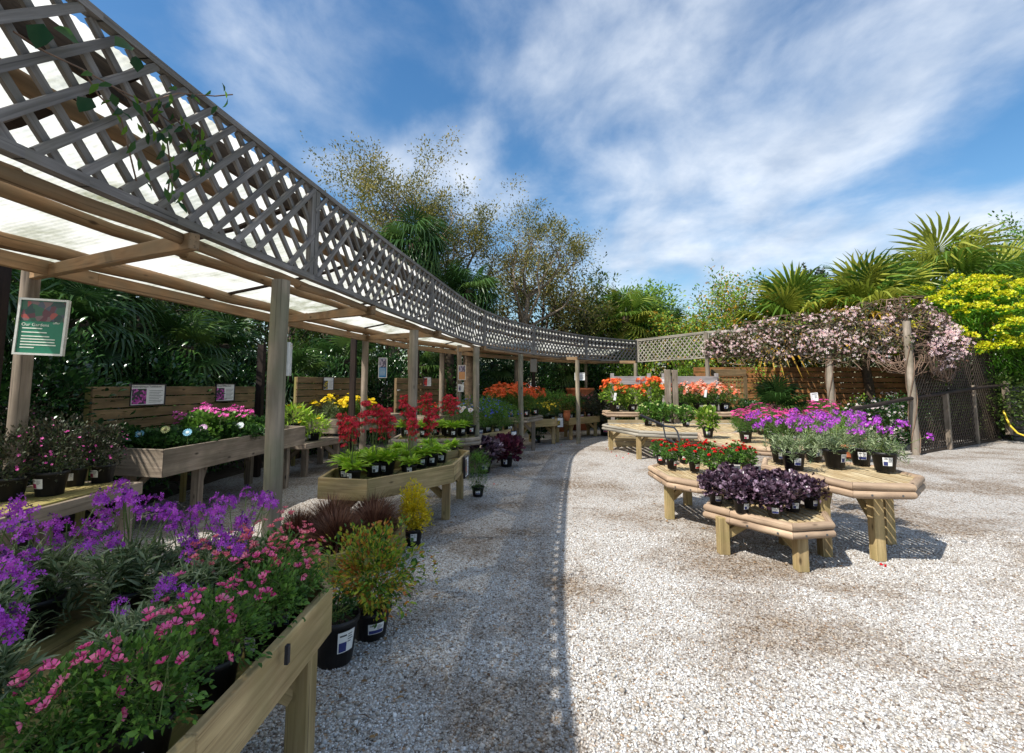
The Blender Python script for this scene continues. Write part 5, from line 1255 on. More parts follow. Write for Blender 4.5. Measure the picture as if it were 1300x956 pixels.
def text_mesh(body, size, mat, parent, loc, rot, name='lettering'):
    cu = bpy.data.curves.new('t', 'FONT'); cu.body = body; cu.size = size; cu.align_x = 'LEFT'; cu.extrude = .0006
    ob_ = bpy.data.objects.new('t', cu); COL.objects.link(ob_)
    dg = bpy.context.evaluated_depsgraph_get(); me = bpy.data.meshes.new_from_object(ob_.evaluated_get(dg))
    bpy.data.objects.remove(ob_); me.materials.clear(); o = link(name, me, parent, M[mat]); o.location = loc; o.rotation_euler = rot; return o
def picmat(name, cols, scale):
    m, t, N, L, b = nt(name); tc = N.new('ShaderNodeTexCoord'); v = N.new('ShaderNodeTexVoronoi'); v.inputs['Scale'].default_value = scale; L.new(tc.outputs['Object'], v.inputs['Vector'])
    sp_ = N.new('ShaderNodeSeparateColor'); L.new(v.outputs['Color'], sp_.inputs[0]); r = ramp(N, [(i/len(cols), c) for i, c in enumerate(cols)], 'CONSTANT'); L.new(sp_.outputs[0], r.inputs[0]); L.new(r.outputs[0], b.inputs['Base Color']); b.inputs['Roughness'].default_value = .35; return m
M['pic_mag'] = picmat('flower_photo_magenta', [(.02, .05, .03), (.35, .04, .28), (.55, .12, .42), (.03, .02, .05)], 38)
M['pic_green'] = picmat('garden_photo', [(.02, .05, .045), (.10, .03, .04), (.03, .10, .06), (.16, .10, .10), (.30, .06, .05), (.06, .07, .10)], 24)
M['pic_red'] = picmat('flower_photo_red', [(.02, .03, .02), (.5, .02, .02), (.35, .02, .02)], 50)
M['pic_yel'] = picmat('flower_photo_yellow', [(.02, .02, .03), (.6, .45, .02), (.05, .05, .08)], 50)
M['pic_blue'] = picmat('portrait_photo', [(.10, .08, .12), (.35, .30, .38), (.05, .05, .10)], 30)
M['poster_green'] = plain('poster_green', (.02, .17, .10), .3, var=.05); M['poster_blue'] = plain('poster_blue', (.02, .18, .42), .3, var=.05)
M['poster_orange'] = plain('poster_orange', (.50, .24, .10), .4, var=.1); M['poster_grey'] = plain('poster_grey', (.22, .22, .21), .5, var=.15, scale=60); M['cream'] = plain('poster_text', (.70, .74, .66), .5)
def sign(name, label, cat, c, w, h, face, frame, paper, pics=(), lines=(), text=(), border=.012, roll=0, lm='ink', group=None):
    """flat framed board centred at c; face = direction angle (radians) its front looks towards in plan; local x right, z up, -y front"""
    root = empty(name, label, cat, c, face+PI/2, group); root.rotation_euler = (0, roll, face+PI/2)
    m = MB(); m.box((0, .008, 0), (w, .014, h)); m.build('backing', M[frame], root)
    m = MB(); b2 = border
    for bb in (((-w/2+b2/2, 0, 0), (b2, .012, h)), ((w/2-b2/2, 0, 0), (b2, .012, h)), ((0, 0, h/2-b2/2), (w-2*b2, .012, b2)), ((0, 0, -h/2+b2/2), (w-2*b2, .012, b2))): m.box((bb[0][0], -.006, bb[0][2]), bb[1])
    m.build('frame', M[frame], root)
    m = MB(); m.box((0, -.0005, 0), (w-2*b2-.001, .003, h-2*b2-.001)); m.build('sheet', M[paper], root)
    for x0, x1, z0, z1, mt in pics:
        m = MB(); m.box(((x0+x1)/2*w, -.0035, (z0+z1)/2*h), ((x1-x0)*w, .002, (z1-z0)*h)); m.build('picture', M[mt], root)
    if lines:
        m = MB()
        for x0, x1, z in lines: m.box(((x0+x1)/2*w, -.0032, z*h), ((x1-x0)*w, .0012, h*.018))
        m.build('printed_lines', M[lm], root)
    for body, sz, x_, z_ in text: text_mesh(body, sz, lm, root, (x_*w, -.0045, z_*h), (PI/2, 0, 0))
    return root
plines = [(.03, .42-.05*(i % 3), .18-.075*i) for i in range(8)]
q = V(174, 501, 5.35); sign('flower_sign', 'black-framed sign with a magenta flower photo on the left of the long backboard', 'sign', (-4.205, 5.62, 1.40), .44, .25, -.45+.25, 'blackframe', 'white', [(-.44, -.05, -.42, .27, 'pic_mag')], plines, [('Osteospermum Tumbledown', .030, -.44, .33)])
sign('flower_sign', 'smaller black-framed magenta flower sign on the right of the long backboard', 'sign', (-4.20, 7.12, 1.405), .36, .26, -.2, 'blackframe', 'white', [(-.44, -.05, -.42, .25, 'pic_mag')], plines, [('Rosea Tumbledown', .032, -.42, .33)])
q = V(412, 487, 9.95); sign('flower_sign', 'black-framed sign with a yellow flower photo on the second backboard', 'sign', (q.x+.10, q.y-.05, 1.55), .21, .27, -1.0, 'blackframe', 'white', [(-.42, -.05, -.42, .22, 'pic_yel')], plines)
q = V(542, 485, 12.2); sign('flower_sign', 'sign with a red flower photo on the third backboard', 'sign', (q.x+.02, q.y-.06, 1.61), .21, .24, -1.1, 'blackframe', 'white', [(-.42, -.02, -.42, .35, 'pic_red')], plines)
q = V(53, 417, 3.35); sign('framed_poster', 'green poster with a flower stall photo in a silver frame on the left post', 'poster', (q.x, q.y, q.z+.01), .295, .395, -PI/2+.22, 'alu', 'poster_green', [(-.43, .43, .10, .45, 'pic_green')], [(-.38, .02, -.03), (-.38, .12, -.10), (-.38, .18, -.17), (-.38, .30, -.22), (-.38, .30, -.27), (-.38, .33, -.32), (-.38, -.1, -.37)], [('Our Gardens', .030, -.40, .01), ('offer', .022, .22, .06)], border=.014, roll=.035, lm='cream')
q = V(486, 467, 8.35); sign('framed_poster', 'blue poster with a portrait photo in a silver frame on the second back post', 'poster', q, .145, .35, -PI/2+.1, 'alu', 'poster_blue', [(-.40, .40, .02, .44, 'pic_blue')], [(-.35, .3, -.05-.06*i) for i in range(6)], (), lm='cream')
q = V(586.5, 473, 11.0); sign('framed_poster', 'orange poster with a dark blue top on the third back post', 'poster', q, .17, .34, -PI/2, 'alu', 'poster_orange', [(-.42, .42, .05, .46, 'pic_blue')], (), (), lm='cream')
q = V(585, 492.5, 11.0); sign('small_card', 'small white card with a dark picture below the orange poster', 'sign', q, .125, .165, -PI/2, 'white', 'white', [(-.42, -.02, -.4, .3, 'pic_blue')], plines)
q = V(677.5, 464, 13.9); sign('notice_board', 'grey notice in a pale frame hanging in the dark behind the pergola', 'notice', q, .20, .38, -PI/2, 'weather', 'poster_grey')
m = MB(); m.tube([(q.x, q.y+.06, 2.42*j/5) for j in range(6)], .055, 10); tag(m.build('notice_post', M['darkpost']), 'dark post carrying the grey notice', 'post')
q = V(736, 478, 12.9); sign('plant_card', 'white card with a red flower photo on the round post', 'sign', q, .27, .20, -PI/2, 'white', 'white', [(-.38, -.08, -.38, .25, 'pic_red')], plines)
q = V(588, 598, 6.15); sign('flower_sign', 'black-framed sign fixed on the right end board of the angular bench', 'sign', (-.575, 6.22, .49), .24, .26, -.09-.03, 'blackframe', 'white', [(-.30, .05, -.40, .35, 'pic_green')], plines)
q = V(649.5, 559, 10.2); sign('plant_card', 'blue and white card on the right corner of the blue bench', 'sign', (.035, 10.22, .42), .22, .30, -.6, 'blackframe', 'poster_blue', [(-.4, .4, -.1, .42, 'white')], ())
q = V(709, 533, 13.0); sign('plant_card', 'white card on the right corner of the coreopsis bench', 'sign', (1.26, 12.80, .55), .20, .26, -1.1, 'blackframe', 'white', [(-.4, .0, -.3, .2, 'pic_yel')], plines)
q = V(1034, 504, 8.3); r_ = sign('plant_card', 'pale card standing above the magenta daisies', 'sign', q, .11, .14, -PI/2-.1, 'white', 'white', (), plines[:5], roll=-.1)
m = MB(); m.tube([(0, .01, -.07), (0, .01, -.4)], .004, 6); m.build('stick', M['rubber'], r_)
for (px, py, sc) in ():
    pass
# white notice between paired posts
q = V(842, 487, 12.6); sign('plant_card', 'white card between the plank rail and the paired posts', 'sign', q, .12, .30, -PI/2, 'white', 'white', (), plines)
q = V(365, 468, 3.25); m = MB(); m.box((q.x, q.y, q.z), (.012, .12, .22)); 
m = MB(); c0 = V(366, 456, 3.2); r_ = sign('small_card', 'thin framed card seen edge-on on the right side of the big near post', 'sign', (c0.x-.005, c0.y+.02, c0.z), .13, .22, .33, 'alu', 'white'); 

# lattice screen, stone wall, hand rail, hose
r_ = empty('lattice_screen', 'dark brown diamond lattice screen receding to the right behind the handrail', 'screen', (9.0, 10.85, 0)); ri = Matrix.Translation(r_.location).inverted()
SA, SB = Vector((9.0, 10.85)), Vector((13.7, 13.75))
for k in range(3):
    a, b = SA.lerp(SB, k/3), SA.lerp(SB, (k+1)/3); d = (b-a).normalized()*.03
    l = MB(); lattice(l, a+d, b-d, .06, 2.75, sp=.145, w=.034, th=.01); o = l.build('lattice', M['screen'], r_); o.matrix_parent_inverse = ri
    l = MB(); l.beam((a.x, a.y, 2.78), (b.x, b.y, 2.78), .05, .05); l.beam((a.x, a.y, .03), (b.x, b.y, .03), .05, .05); o = l.build('rail', M['screen'], r_); o.matrix_parent_inverse = ri
for k, q in enumerate(((10.35, 11.62), (12.05, 12.72))):
    l = MB(); l.box((q[0], q[1], .66+.1*k), (.10, .10, 1.32+.2*k), rz=.55); 
    if k == 0: rl = empty('handrail', 'dark sloping pole handrail on grey posts in front of the lattice screen', 'handrail', (8.9, 10.5, 0)); rli = Matrix.Translation(rl.location).inverted()
    o = l.build('post', M['weather'], rl, bevel=.006); o.matrix_parent_inverse = rli
l = MB(); q = V(1091, 530, 9.6); l.box((q.x, q.y, .56), (.09, .09, 1.12)); o = l.build('post', M['weather'], rl, bevel=.006); o.matrix_parent_inverse = rli
l = MB(); l.box((13.55, 13.35, .9), (.11, .11, 1.45)); o = l.build('post', M['weather'], rl, bevel=.006); o.matrix_parent_inverse = rli
pts = [V(1083, 519, 9.4), V(1115, 514, 10.0), V(1142, 508, 10.45), V(1193, 500, 11.5), V(1245, 492, 12.6), V(1278, 489, 13.2)]
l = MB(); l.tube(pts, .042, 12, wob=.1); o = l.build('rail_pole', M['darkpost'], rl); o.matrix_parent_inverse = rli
w_ = empty('stone_wall', 'dark dry stone wall at the right edge behind the yellow hose', 'wall', (13.9, 13.7, 0)); rsx = random.Random(5)
M['slate'] = plain('slate', (.10, .095, .09), .8, var=.45, scale=9, bump=.6)
l = MB(); dW = Vector((3.4, -1.5)); Lw = dW.length; dW.normalize(); z_ = 0
while z_ < 1.5:
    hh = rsx.uniform(.07, .14); u = 0
    while u < Lw:
        ww = rsx.uniform(.18, .5); c = dW*(u+ww/2)+Vector((-dW.y, dW.x))*rsx.uniform(-.03, .03); l.box((c.x, c.y, z_+hh/2), (ww-.012, .34, hh-.012), rz=math.atan2(dW.y, dW.x)+rsx.uniform(-.03, .03)); u += ww
    z_ += hh
l.build('stones', M['slate'], w_, bevel=.012)
l = MB(); hp = [V(px, py, d) for px, py, d in ((1274, 521, 12.9), (1277, 530, 12.8), (1283, 541, 12.7), (1292, 550, 12.6), (1300, 553, 12.5), (1312, 556, 12.4))]
l.tube(hp, .022, 10); tag(l.build('garden_hose', M['hose']), 'yellow hose hanging in a curve at the right edge of the picture', 'hose')
for i, (px, py) in enumerate([(1117, 716), (782, 579), (775, 574), (790, 581), (797, 576), (712, 565), (626, 615), (1123, 719), (769, 570)]):
    q = P(px, py, .012); s_ = Scat(); s_.put(T_round(.8, 6, .25), A([[0, 0, 0]]), A([[1, .2, .15]]), None, .032, rng); o = link('fallen_petal', s_.mesh('fallen_petal'), None, FM['red']); o.location = q
    tag(o, 'fallen red petal on the gravel', 'petal', 'fallen petals on the gravel')
for i, (x, y, z, s, lb) in enumerate([(1.5, 13.35, .55, 1.0, 'terracotta pot at the left end of the farthest bench'), (1.62, 16.3, 0, 2.2, 'large terracotta urn in the shade behind the round post with the white card'), (2.35, 16.8, 0, 2.6, 'tall terracotta urn in the dark beyond the farthest bench')]):
    m = MB(); m.lathe([(.001, 0), (.10, 0), (.17, .18), (.20, .38), (.17, .5), (.19, .52), (.19, .55), (.15, .55), (.13, .45)], 24); o = m.build('terracotta_urn', M['terracotta']); o.location = (x, y, z); o.scale = (s,)*3 if i else (.5,)*3; tag(o, lb, 'pot')
# ============================================================= vegetation behind
GS = 'glossy evergreen shrubs behind the pergola'
for i, (x, y, w, h, lb) in enumerate([(-5.3, 5.0, 2.2, 2.1, 'glossy evergreen shrub behind the left end of the long backboard'), (-5.5, 6.9, 2.4, 2.0, 'glossy evergreen shrub behind the middle of the long backboard'), (-5.1, 3.2, 1.9, 2.2, 'glossy evergreen shrub behind the left post at the edge of the picture'),
                                      (-5.6, 8.9, 2.2, 1.9, 'glossy evergreen shrub behind the right end of the long backboard'), (-4.7, 11.0, 2.0, 2.2, 'glossy evergreen shrub behind the second backboard'), (-3.6, 13.4, 2.2, 2.3, 'glossy evergreen shrub behind the third backboard'), (-1.9, 15.2, 2.4, 2.4, 'glossy evergreen shrub behind the orange poster'), (.4, 17.0, 2.6, 2.4, 'glossy evergreen shrub in the dark behind the coreopsis bench'), (2.6, 18.6, 2.8, 2.4, 'glossy evergreen shrub in the dark behind the farthest bench')]):
    shrub(x, y, w, h, 201, lb, 'glossy', 'leaf', .085/2.1, 9500, group=GS, name='evergreen_shrub')
for i, (x, y, z, s, lb) in enumerate([(-5.6, 6.2, 2.35, .95, 'low fan palm above the middle of the long backboard'), (-5.35, 7.9, 2.15, .9, 'low fan palm with pale drooping fronds behind the long backboard'), (-5.9, 9.9, 2.35, 1.0, 'low fan palm behind the big near post'), (-4.6, 10.2, 1.75, .9, 'low fan palm left of the second backboard'),
                                      (-6.4, 7.2, 2.9, 1.1, 'fan palm in the dark above the glossy shrubs'), (-4.2, 12.2, 2.2, .95, 'fan palm between the second and third backboards'), (-2.6, 14.6, 2.1, .9, 'fan palm behind the third backboard'), (-.6, 16.2, 2.3, .95, 'fan palm behind the orange wallflowers'), (1.9, 17.6, 2.3, 1.0, 'fan palm in the shade behind the white card post'), (3.9, 18.6, 2.2, 1.0, 'fan palm in the shade behind the pergola corner'), (-5.2, 4.4, 2.5, .8, 'small fan palm beside the left post')]):
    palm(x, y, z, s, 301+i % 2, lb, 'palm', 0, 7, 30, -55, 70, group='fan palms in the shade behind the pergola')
# dense dark trees closing the view on the left
DT = 'dark trees behind the pergola'
for i, (x, y, h, r, lb) in enumerate([(-8.6, 3.0, 4.7, 1.9, 'dark dense tree beyond the left post'), (-8.4, 6.6, 4.8, 2.0, 'dark dense tree behind the long backboard'), (-8.4, 10.4, 5.0, 2.1, 'dark dense tree behind the low palms'), (-7.2, 14.2, 5.2, 2.3, 'dark dense tree behind the second backboard'), (-10.5, 8.5, 5.6, 2.4, 'dark dense tree second row on the left'), (-5.0, 17.2, 5.0, 2.4, 'dark dense tree behind the third backboard')]):
    tree('evergreen_tree', x, y, h, r, h*.52, 401+i % 2, lb, 'tree', 'leaf', .13, 34, 13, .14, 2, 4, group=DT, twig=.42)
shr_dark = [(-2.0, 19.5, 4.2, 3.6), (1.6, 21.5, 4.6, 3.8), (5.2, 22.5, 4.8, 3.6), (8.8, 20.5, 4.8, 3.7), (12.6, 19.5, 5.0, 3.6), (16.8, 17.5, 5.0, 3.8), (-8.5, 12.5, 4.0, 3.6), (-9.5, 5.0, 4.0, 3.6), (-7.0, 17.5, 4.5, 4.0), (20.5, 15.5, 4.8, 3.8)]
for i, (x, y, w, h) in enumerate(shr_dark):
    shrub(x, y, w, h, 203, 'broad dark evergreen hedge shrub, '+['behind the third backboard', 'behind the coreopsis bench', 'behind the pergola corner', 'behind the bright green bush', 'behind the middle fan palm', 'behind the right fan palm', 'at the far left behind the low palms', 'at the far left edge', 'behind the tall airy tree', 'at the right edge behind the stone wall'][i], 'tree', 'leaf', .13/4.2, 15000, group='broad dark shrubs closing the garden', name='hedge_shrub', cat='shrub')
# tall airy trees
tree('airy_tree', -3.8, 15.4, 7.9, 1.55, 6.1, 515, 'tall airy tree with olive-yellow leaves and open branches above the pergola roof', 'olive', 'kite', .085, 20, 11, .13, 3, 4, barkm='palebark', spread=.55, twig=.30, cat='tree')
tree('airy_tree', .05, 16.6, 6.9, 1.25, 5.7, 502, 'airy tree with one leaning bare limb right of the tall olive tree', 'olive', 'kite', .08, 18, 8, .10, 3, 4, barkm='palebark', spread=.55, twig=.28, lean=(.5, 0))
tree('airy_tree', -2.0, 15.9, 6.9, 1.4, 5.4, 503, 'airy yellow-brown tree between the tallest tree and the leaning bare limb', 'olive', 'kite', .085, 18, 8, .12, 3, 4, barkm='palebark', spread=.6, twig=.3)
tree('garden_tree', 1.2, 19.5, 6.0, 2.2, 4.3, 504, 'rounded olive-green tree in the middle distance left of the conifer', 'olive', 'leaf', .13, 26, 11, .14, 2, 5, spread=.6, twig=.4)
tree('garden_tree', 3.3, 20.5, 5.0, 1.9, 3.6, 505, 'small dark round tree behind the trellis, left of the far fan palm', 'tree', 'leaf', .13, 28, 11, .13, 2, 5, spread=.6, twig=.4)
tree('garden_tree', 6.7, 24.5, 5.3, 2.1, 3.9, 506, 'light green leafy tree behind the far fan palm', 'bright', 'leaf', .16, 34, 12, .14, 2, 5, spread=.6, twig=.4)
palm(-2.65, 12.9, 5.4, 1.15, 311, 'tall shaggy palm with hanging fronds above the trellis', 'palm', 0, 16, 34, -70, 60, name='tall_palm', group='tall palms above the trellis', droop=.6)
palm(-1.2, 13.3, 4.15, 1.05, 311, 'second shaggy palm right of the tall one above the trellis', 'palm', 0, 16, 34, -70, 60, name='tall_palm', group='tall palms above the trellis', droop=.6)
palm(-1.9, 14.6, 4.6, 1.0, 311, 'palm half hidden between the two shaggy palms', 'palm', 0, 16, 34, -70, 60, name='tall_palm', group='tall palms above the trellis', droop=.6)
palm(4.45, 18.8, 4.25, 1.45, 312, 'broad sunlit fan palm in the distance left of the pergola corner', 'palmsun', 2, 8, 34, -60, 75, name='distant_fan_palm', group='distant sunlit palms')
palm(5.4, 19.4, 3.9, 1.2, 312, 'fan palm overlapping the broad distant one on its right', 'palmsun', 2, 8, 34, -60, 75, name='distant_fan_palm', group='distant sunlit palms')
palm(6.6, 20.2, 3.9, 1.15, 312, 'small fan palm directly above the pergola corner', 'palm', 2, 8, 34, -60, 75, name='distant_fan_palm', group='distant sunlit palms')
def conifer(x, y, h, r, seed, label, name='conifer', tiers=13, nb=7):
    rs = np.random.RandomState(seed); root = empty(name, label, 'tree', (x, y, 0)); m = MB(); m.tube([(0, 0, h*i/5) for i in range(6)], [.14*(1-i/5.5) for i in range(6)], 8)
    lf = Scat()
    for t_ in range(tiers):
        z = h*(.35+.65*t_/tiers); rr = r*(1-(t_/tiers)**1.3)+.08
        for b_ in range(nb):
            a = rs.rand()*6.28; e = R(12+25*rs.rand()); k = 26; u = rs.rand(k); d = A([math.cos(a)*math.cos(e), math.sin(a)*math.cos(e), math.sin(e)])
            m.tube([(0, 0, z), tuple(A([0, 0, z])+d*rr*.5), tuple(A([0, 0, z])+d*rr)], [.02, .012, .006], 4, cap=False)
            p = A([0, 0, z])+d*rr*u[:, None]; lf.put(TL['thin'], p, unit(d*.8+rs.normal(size=(k, 3))*.7), None, .20*(.6+.6*rs.rand(k)), rs)
    m.build('trunk', M['bark'], root); link('crown', lf.mesh('crown'), root, LM['conifer']); return root
conifer(4.3, 27, 6.7, 1.1, 601, 'thin dark conifer top left of the distant fan palm')
def araucaria(x, y, h, seed, label):
    rs = np.random.RandomState(seed); root = empty('spiky_conifer', label, 'tree', (x, y, 0)); m = MB(); m.tube([(0, 0, h*.95*i/5) for i in range(6)], [.15*(1-i/7) for i in range(6)], 8); lf = Scat()
    for i in range(48):
        a = i*2.4; el = R(-12+75*rs.rand()); d0 = A([math.cos(a)*math.cos(el), math.sin(a)*math.cos(el), math.sin(el)]); L_ = 1.15*(.55+.6*rs.rand()); p = A([0, 0, h*.78+rs.rand()*.5]); pts = [p]
        for j in range(8):
            d0 = unit(d0+[0, 0, .07]+rs.normal(size=3)*.05); p = p+d0*L_/8; pts.append(p)
            k = 14; lf.put(TL['kite'], p+rs.normal(size=(k, 3))*.02, unit(rs.normal(size=(k, 3))+d0*.8), None, .14*(1-.05*j), rs)
        m.tube([tuple(q) for q in pts], [.03-.002*j for j in range(len(pts))], 5, cap=False)
    m.build('trunk', M['bark'], root); link('crown', lf.mesh('crown'), root, LM['conifer'])
araucaria(13.2, 21.0, 6.9, 602, 'dark spiky conifer between the two bright fan palms on the right')
RP = 'sunlit fan palms on the right'
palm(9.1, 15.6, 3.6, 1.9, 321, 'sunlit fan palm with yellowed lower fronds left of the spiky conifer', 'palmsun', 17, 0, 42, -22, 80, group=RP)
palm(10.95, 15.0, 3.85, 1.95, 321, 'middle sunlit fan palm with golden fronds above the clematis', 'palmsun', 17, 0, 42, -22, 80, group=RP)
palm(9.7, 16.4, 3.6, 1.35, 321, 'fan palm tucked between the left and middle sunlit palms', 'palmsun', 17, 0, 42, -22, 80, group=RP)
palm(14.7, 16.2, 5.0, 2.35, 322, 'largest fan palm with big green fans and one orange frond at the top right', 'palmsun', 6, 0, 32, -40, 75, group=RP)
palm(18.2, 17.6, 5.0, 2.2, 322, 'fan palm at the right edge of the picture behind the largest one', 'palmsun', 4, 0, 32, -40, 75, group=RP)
tree('garden_tree', 20.6, 19.5, 6.8, 2.0, 5.2, 508, 'feathery green tree at the right edge behind the palms', 'green', 'leaf', .14, 30, 11, .12, 2, 4, twig=.4)
tree('flowering_tree', 7.5, 17.2, 4.2, 1.9, 2.9, 509, 'bright green bushy tree flecked orange above the trellis, right of the pergola corner', 'bushmix', 'leaf', .105, 46, 14, .1, 2, 5, spread=.6, twig=.36)
shrub(4.4, 17.7, 1.9, 2.2, 206, 'yellow-green shrub below the trellis by the pergola corner post', 'bright', 'leaf', .085/1.9, 4200)
shrub(6.1, 16.4, 1.6, 2.2, 206, 'yellow-green shrub below the trellis beside the lattice stand', 'bright', 'leaf', .085/1.9, 4200)
palm(12.6, 15.8, 4.1, 1.8, 321, 'fan palm with golden fronds low between the middle and largest palms', 'palmsun', 17, 0, 42, -22, 80, group=RP)
shrub(11.3, 16.6, 5.6, 4.0, 211, 'light green leafy hedge under the sunlit palms, behind the orange-brown fence', 'bright', 'leaf', .10/4.2, 14000, name='light_hedge', ry=2.2)
# euphorbia
rs = np.random.RandomState(77)
eu = empty('spurge_bush', 'huge lime bush covered in domed yellow flower heads at the right edge', 'shrub', (13.5, 14.0, .25))
lf, fl, st_ = Scat(), Scat(), MB()
n = 300; c, cd = sphere_pts(rs, n, .97); k = (cd[:, 2] > -.55) & (cd[:, 1] < .75); c, cd = c[k], cd[k]; c = c*(1+.10*rs.normal(size=(len(c), 1)))*[2.55, 1.3, 1.32]+[.3, .1, 2.95]
for p_, d_ in zip(c, cd):
    k = 40; a = rs.rand(k)*6.28; d = unit(np.c_[np.cos(a), np.sin(a), .1+.5*rs.rand(k)]+d_*.5); lf.put(TL['lance'], p_-[0, 0, .09]-d_*rs.rand(k, 1)*.20, d, nrm_up(d, rs), .23*(.7+.5*rs.rand(k)), rs)
    if rs.rand() < .95:
        k = 80; h_ = unit(rs.normal(size=(k, 3))+[0, 0, .9]+d_*.5); fl.put(TL['round'], p_+h_*[.17, .17, .11]*(.75+.4*rs.rand(k, 1)), unit(h_+rs.normal(size=h_.shape)*.5), h_, .06*(.7+.6*rs.rand(k)), rs)
for i in range(0, len(c), 8): st_.tube([(.3+c[i][0]*.1, .5, .1), (.3+c[i][0]*.3, .4+c[i][1]*.2, 1.9), tuple(c[i])], [.03, .02, .01], 5, cap=False)
nn_ = 5200; q, qd = sphere_pts(rs, nn_, .15); lf.put(TL['lance'], q*[2.2, 1.0, 1.35]+[.3, .1, 2.6], unit(qd+rs.normal(size=q.shape)*.6), nrm_up(qd, rs), .20, rs)
link('foliage', lf.mesh('foliage'), eu, LM['euph']); link('flower_heads', fl.mesh('flower_heads'), eu, LM['euphfl']); st_.build('stems', M['stem'], eu)
shrub(13.6, 14.3, 3.6, 2.2, 203, 'dark hedge shrub behind the lattice screen under the lime bush', 'tree', 'leaf', .13/4.2, 15000, name='hedge_shrub')
# clematis over the right trellis
cl = empty('pink_clematis', 'mass of pale pink clematis with bare brown vines tumbling over the right trellis', 'climber', (7.5, 12.0, 0))
rs = np.random.RandomState(88); lf, fl, vn = Scat(), Scat(), MB()
segs = [(RT[1], RT[2]), (RT[2], RT[3]), (Vector((9.1, 10.95)), Vector((10.9, 12.1)))]
lens = [(b-a).length for a, b in segs]; tot = sum(lens)
def cpt(u):
    u *= tot
    for (a, b), l_ in zip(segs, lens):
        if u <= l_: 
            d = (b-a)/l_; return a+d*u, Vector((-d.y, d.x))
        u -= l_
    d = (segs[-1][1]-segs[-1][0]).normalized(); return segs[-1][1], Vector((-d.y, d.x))
def prof(u):          # top and bottom of the mass along the trellis
    top = np.interp(u, [0, .05, .2, .45, .62, .72, .85, 1], [2.55, 2.95, 3.15, 3.3, 3.42, 3.4, 3.15, 2.8])
    bot = np.interp(u, [0, .05, .2, .45, .62, .72, .85, 1], [2.4, 2.3, 2.15, 2.1, 1.95, 1.85, 1.7, 2.1])
    return top, bot
n = 19000; us = rs.rand(n)**.9; P_, W_ = [], []
for u in us:
    c_, nn = cpt(u); top, bot = prof(u); t_ = rs.rand(); z = bot+(top-bot)*t_+rs.normal()*.05
    thick = .16+.22*math.sin(PI*min(1, max(0, t_)))*(.4+u); o_ = (rs.rand()*2-1)*thick-.06
    P_.append((c_.x-7.5+nn.x*o_, c_.y-12+nn.y*o_, z+.06*math.sin(u*60)+.05*math.sin(u*137)))
P_ = A(P_); bald = (np.sin(P_[:, 0]*5+P_[:, 2]*7)+np.sin(P_[:, 0]*11-P_[:, 2]*9)) > (np.where(us > .58, -.5, .9)); P1 = P_[~bald]
lf.put(TL['leaf'], P1, unit(rs.normal(size=P1.shape)+[0, -.4, -.1]), rs.normal(size=P1.shape)*.6+[0, -.6, .7], .075*(.6+.6*rs.rand(len(P1))), rs)
nfl = 1150; uu = rs.rand(nfl)**.8*.97; Q_ = []; cents = rs.rand(150)
for i in range(nfl):
    u = min(.99, max(0, cents[rs.randint(150)]*.97+rs.normal()*.008)); c_, nn = cpt(u); top, bot = prof(u); t_ = (rs.rand()*.95+((i % 9)*.01))
    th = .16+.20*math.sin(PI*t_)*(.4+u); sgn = -1
    Q_.append((c_.x-7.5-nn.x*(th+.03), c_.y-12-nn.y*(th+.03), bot+(top-bot)*t_+.05))
Q_ = A(Q_)
ctr = Q_[rs.randint(0, nfl, 420)]; own = rs.randint(0, 420, nfl); Q_ = ctr[own]+rs.normal(size=(nfl, 3))*[.075, .05, .055]
fl.put(TF['clem'], Q_, unit(A([-.35, -1, .35])+rs.normal(size=(nfl, 3))*.45), None, .062*(.7+.5*rs.rand(nfl)), rs)
for i in range(230):
    u = rs.rand()*.99 if i % 3 else .6+.36*rs.rand(); pts = []; z = None
    for j in range(9):
        c_, nn = cpt(min(1, u)); top, bot = prof(min(1, u)); z = (bot+(top-bot)*rs.rand()) if z is None else min(top+.1, max(bot-.15, z+rs.normal()*.12)); o_ = -.12-.14*rs.rand()*(1+u)+.05
        pts.append((c_.x-7.5+nn.x*(-abs(o_)), c_.y-12+nn.y*(-abs(o_)), z)); u += rs.normal()*.018+.008
        u = max(0, min(.999, u))
    vn.tube(pts, .006+.007*rs.rand(), 5, cap=False)
for i in range(26):                               # loops hanging by the right post
    u = .60+.30*rs.rand(); c_, nn = cpt(u); top, bot = prof(u); r0 = .15+.28*rs.rand(); pts = []
    for j in range(9):
        a = PI*j/8; uu_ = r0*math.cos(a); d = Vector((nn.y, -nn.x)); pts.append((c_.x-7.5-nn.x*.3+d.x*uu_, c_.y-12-nn.y*.3+d.y*uu_, bot+.28-math.sin(a)*(.2+.45*rs.rand()*.6)))
    vn.tube(pts, .008, 5, cap=False)
for q in (Vector((7.72, 11.78)), Vector((8.86, 10.78))):
    for i in range(3): vn.tube([(q.x-7.5+.09*math.sin(z*2.5+i*2), q.y-12-.09*math.cos(z*2.5+i*2), z) for z in np.linspace(.05, 2.6, 10)], .012, 5)
link('leaves', lf.mesh('leaves'), cl, leafmat('clematis_leaf', [(.05, .08, .025), (.10, .10, .035), (.13, .075, .045)], .5, .25)); link('flowers', fl.mesh('flowers'), cl, FM['palepink']); vn.build('vines', M['vine'], cl)
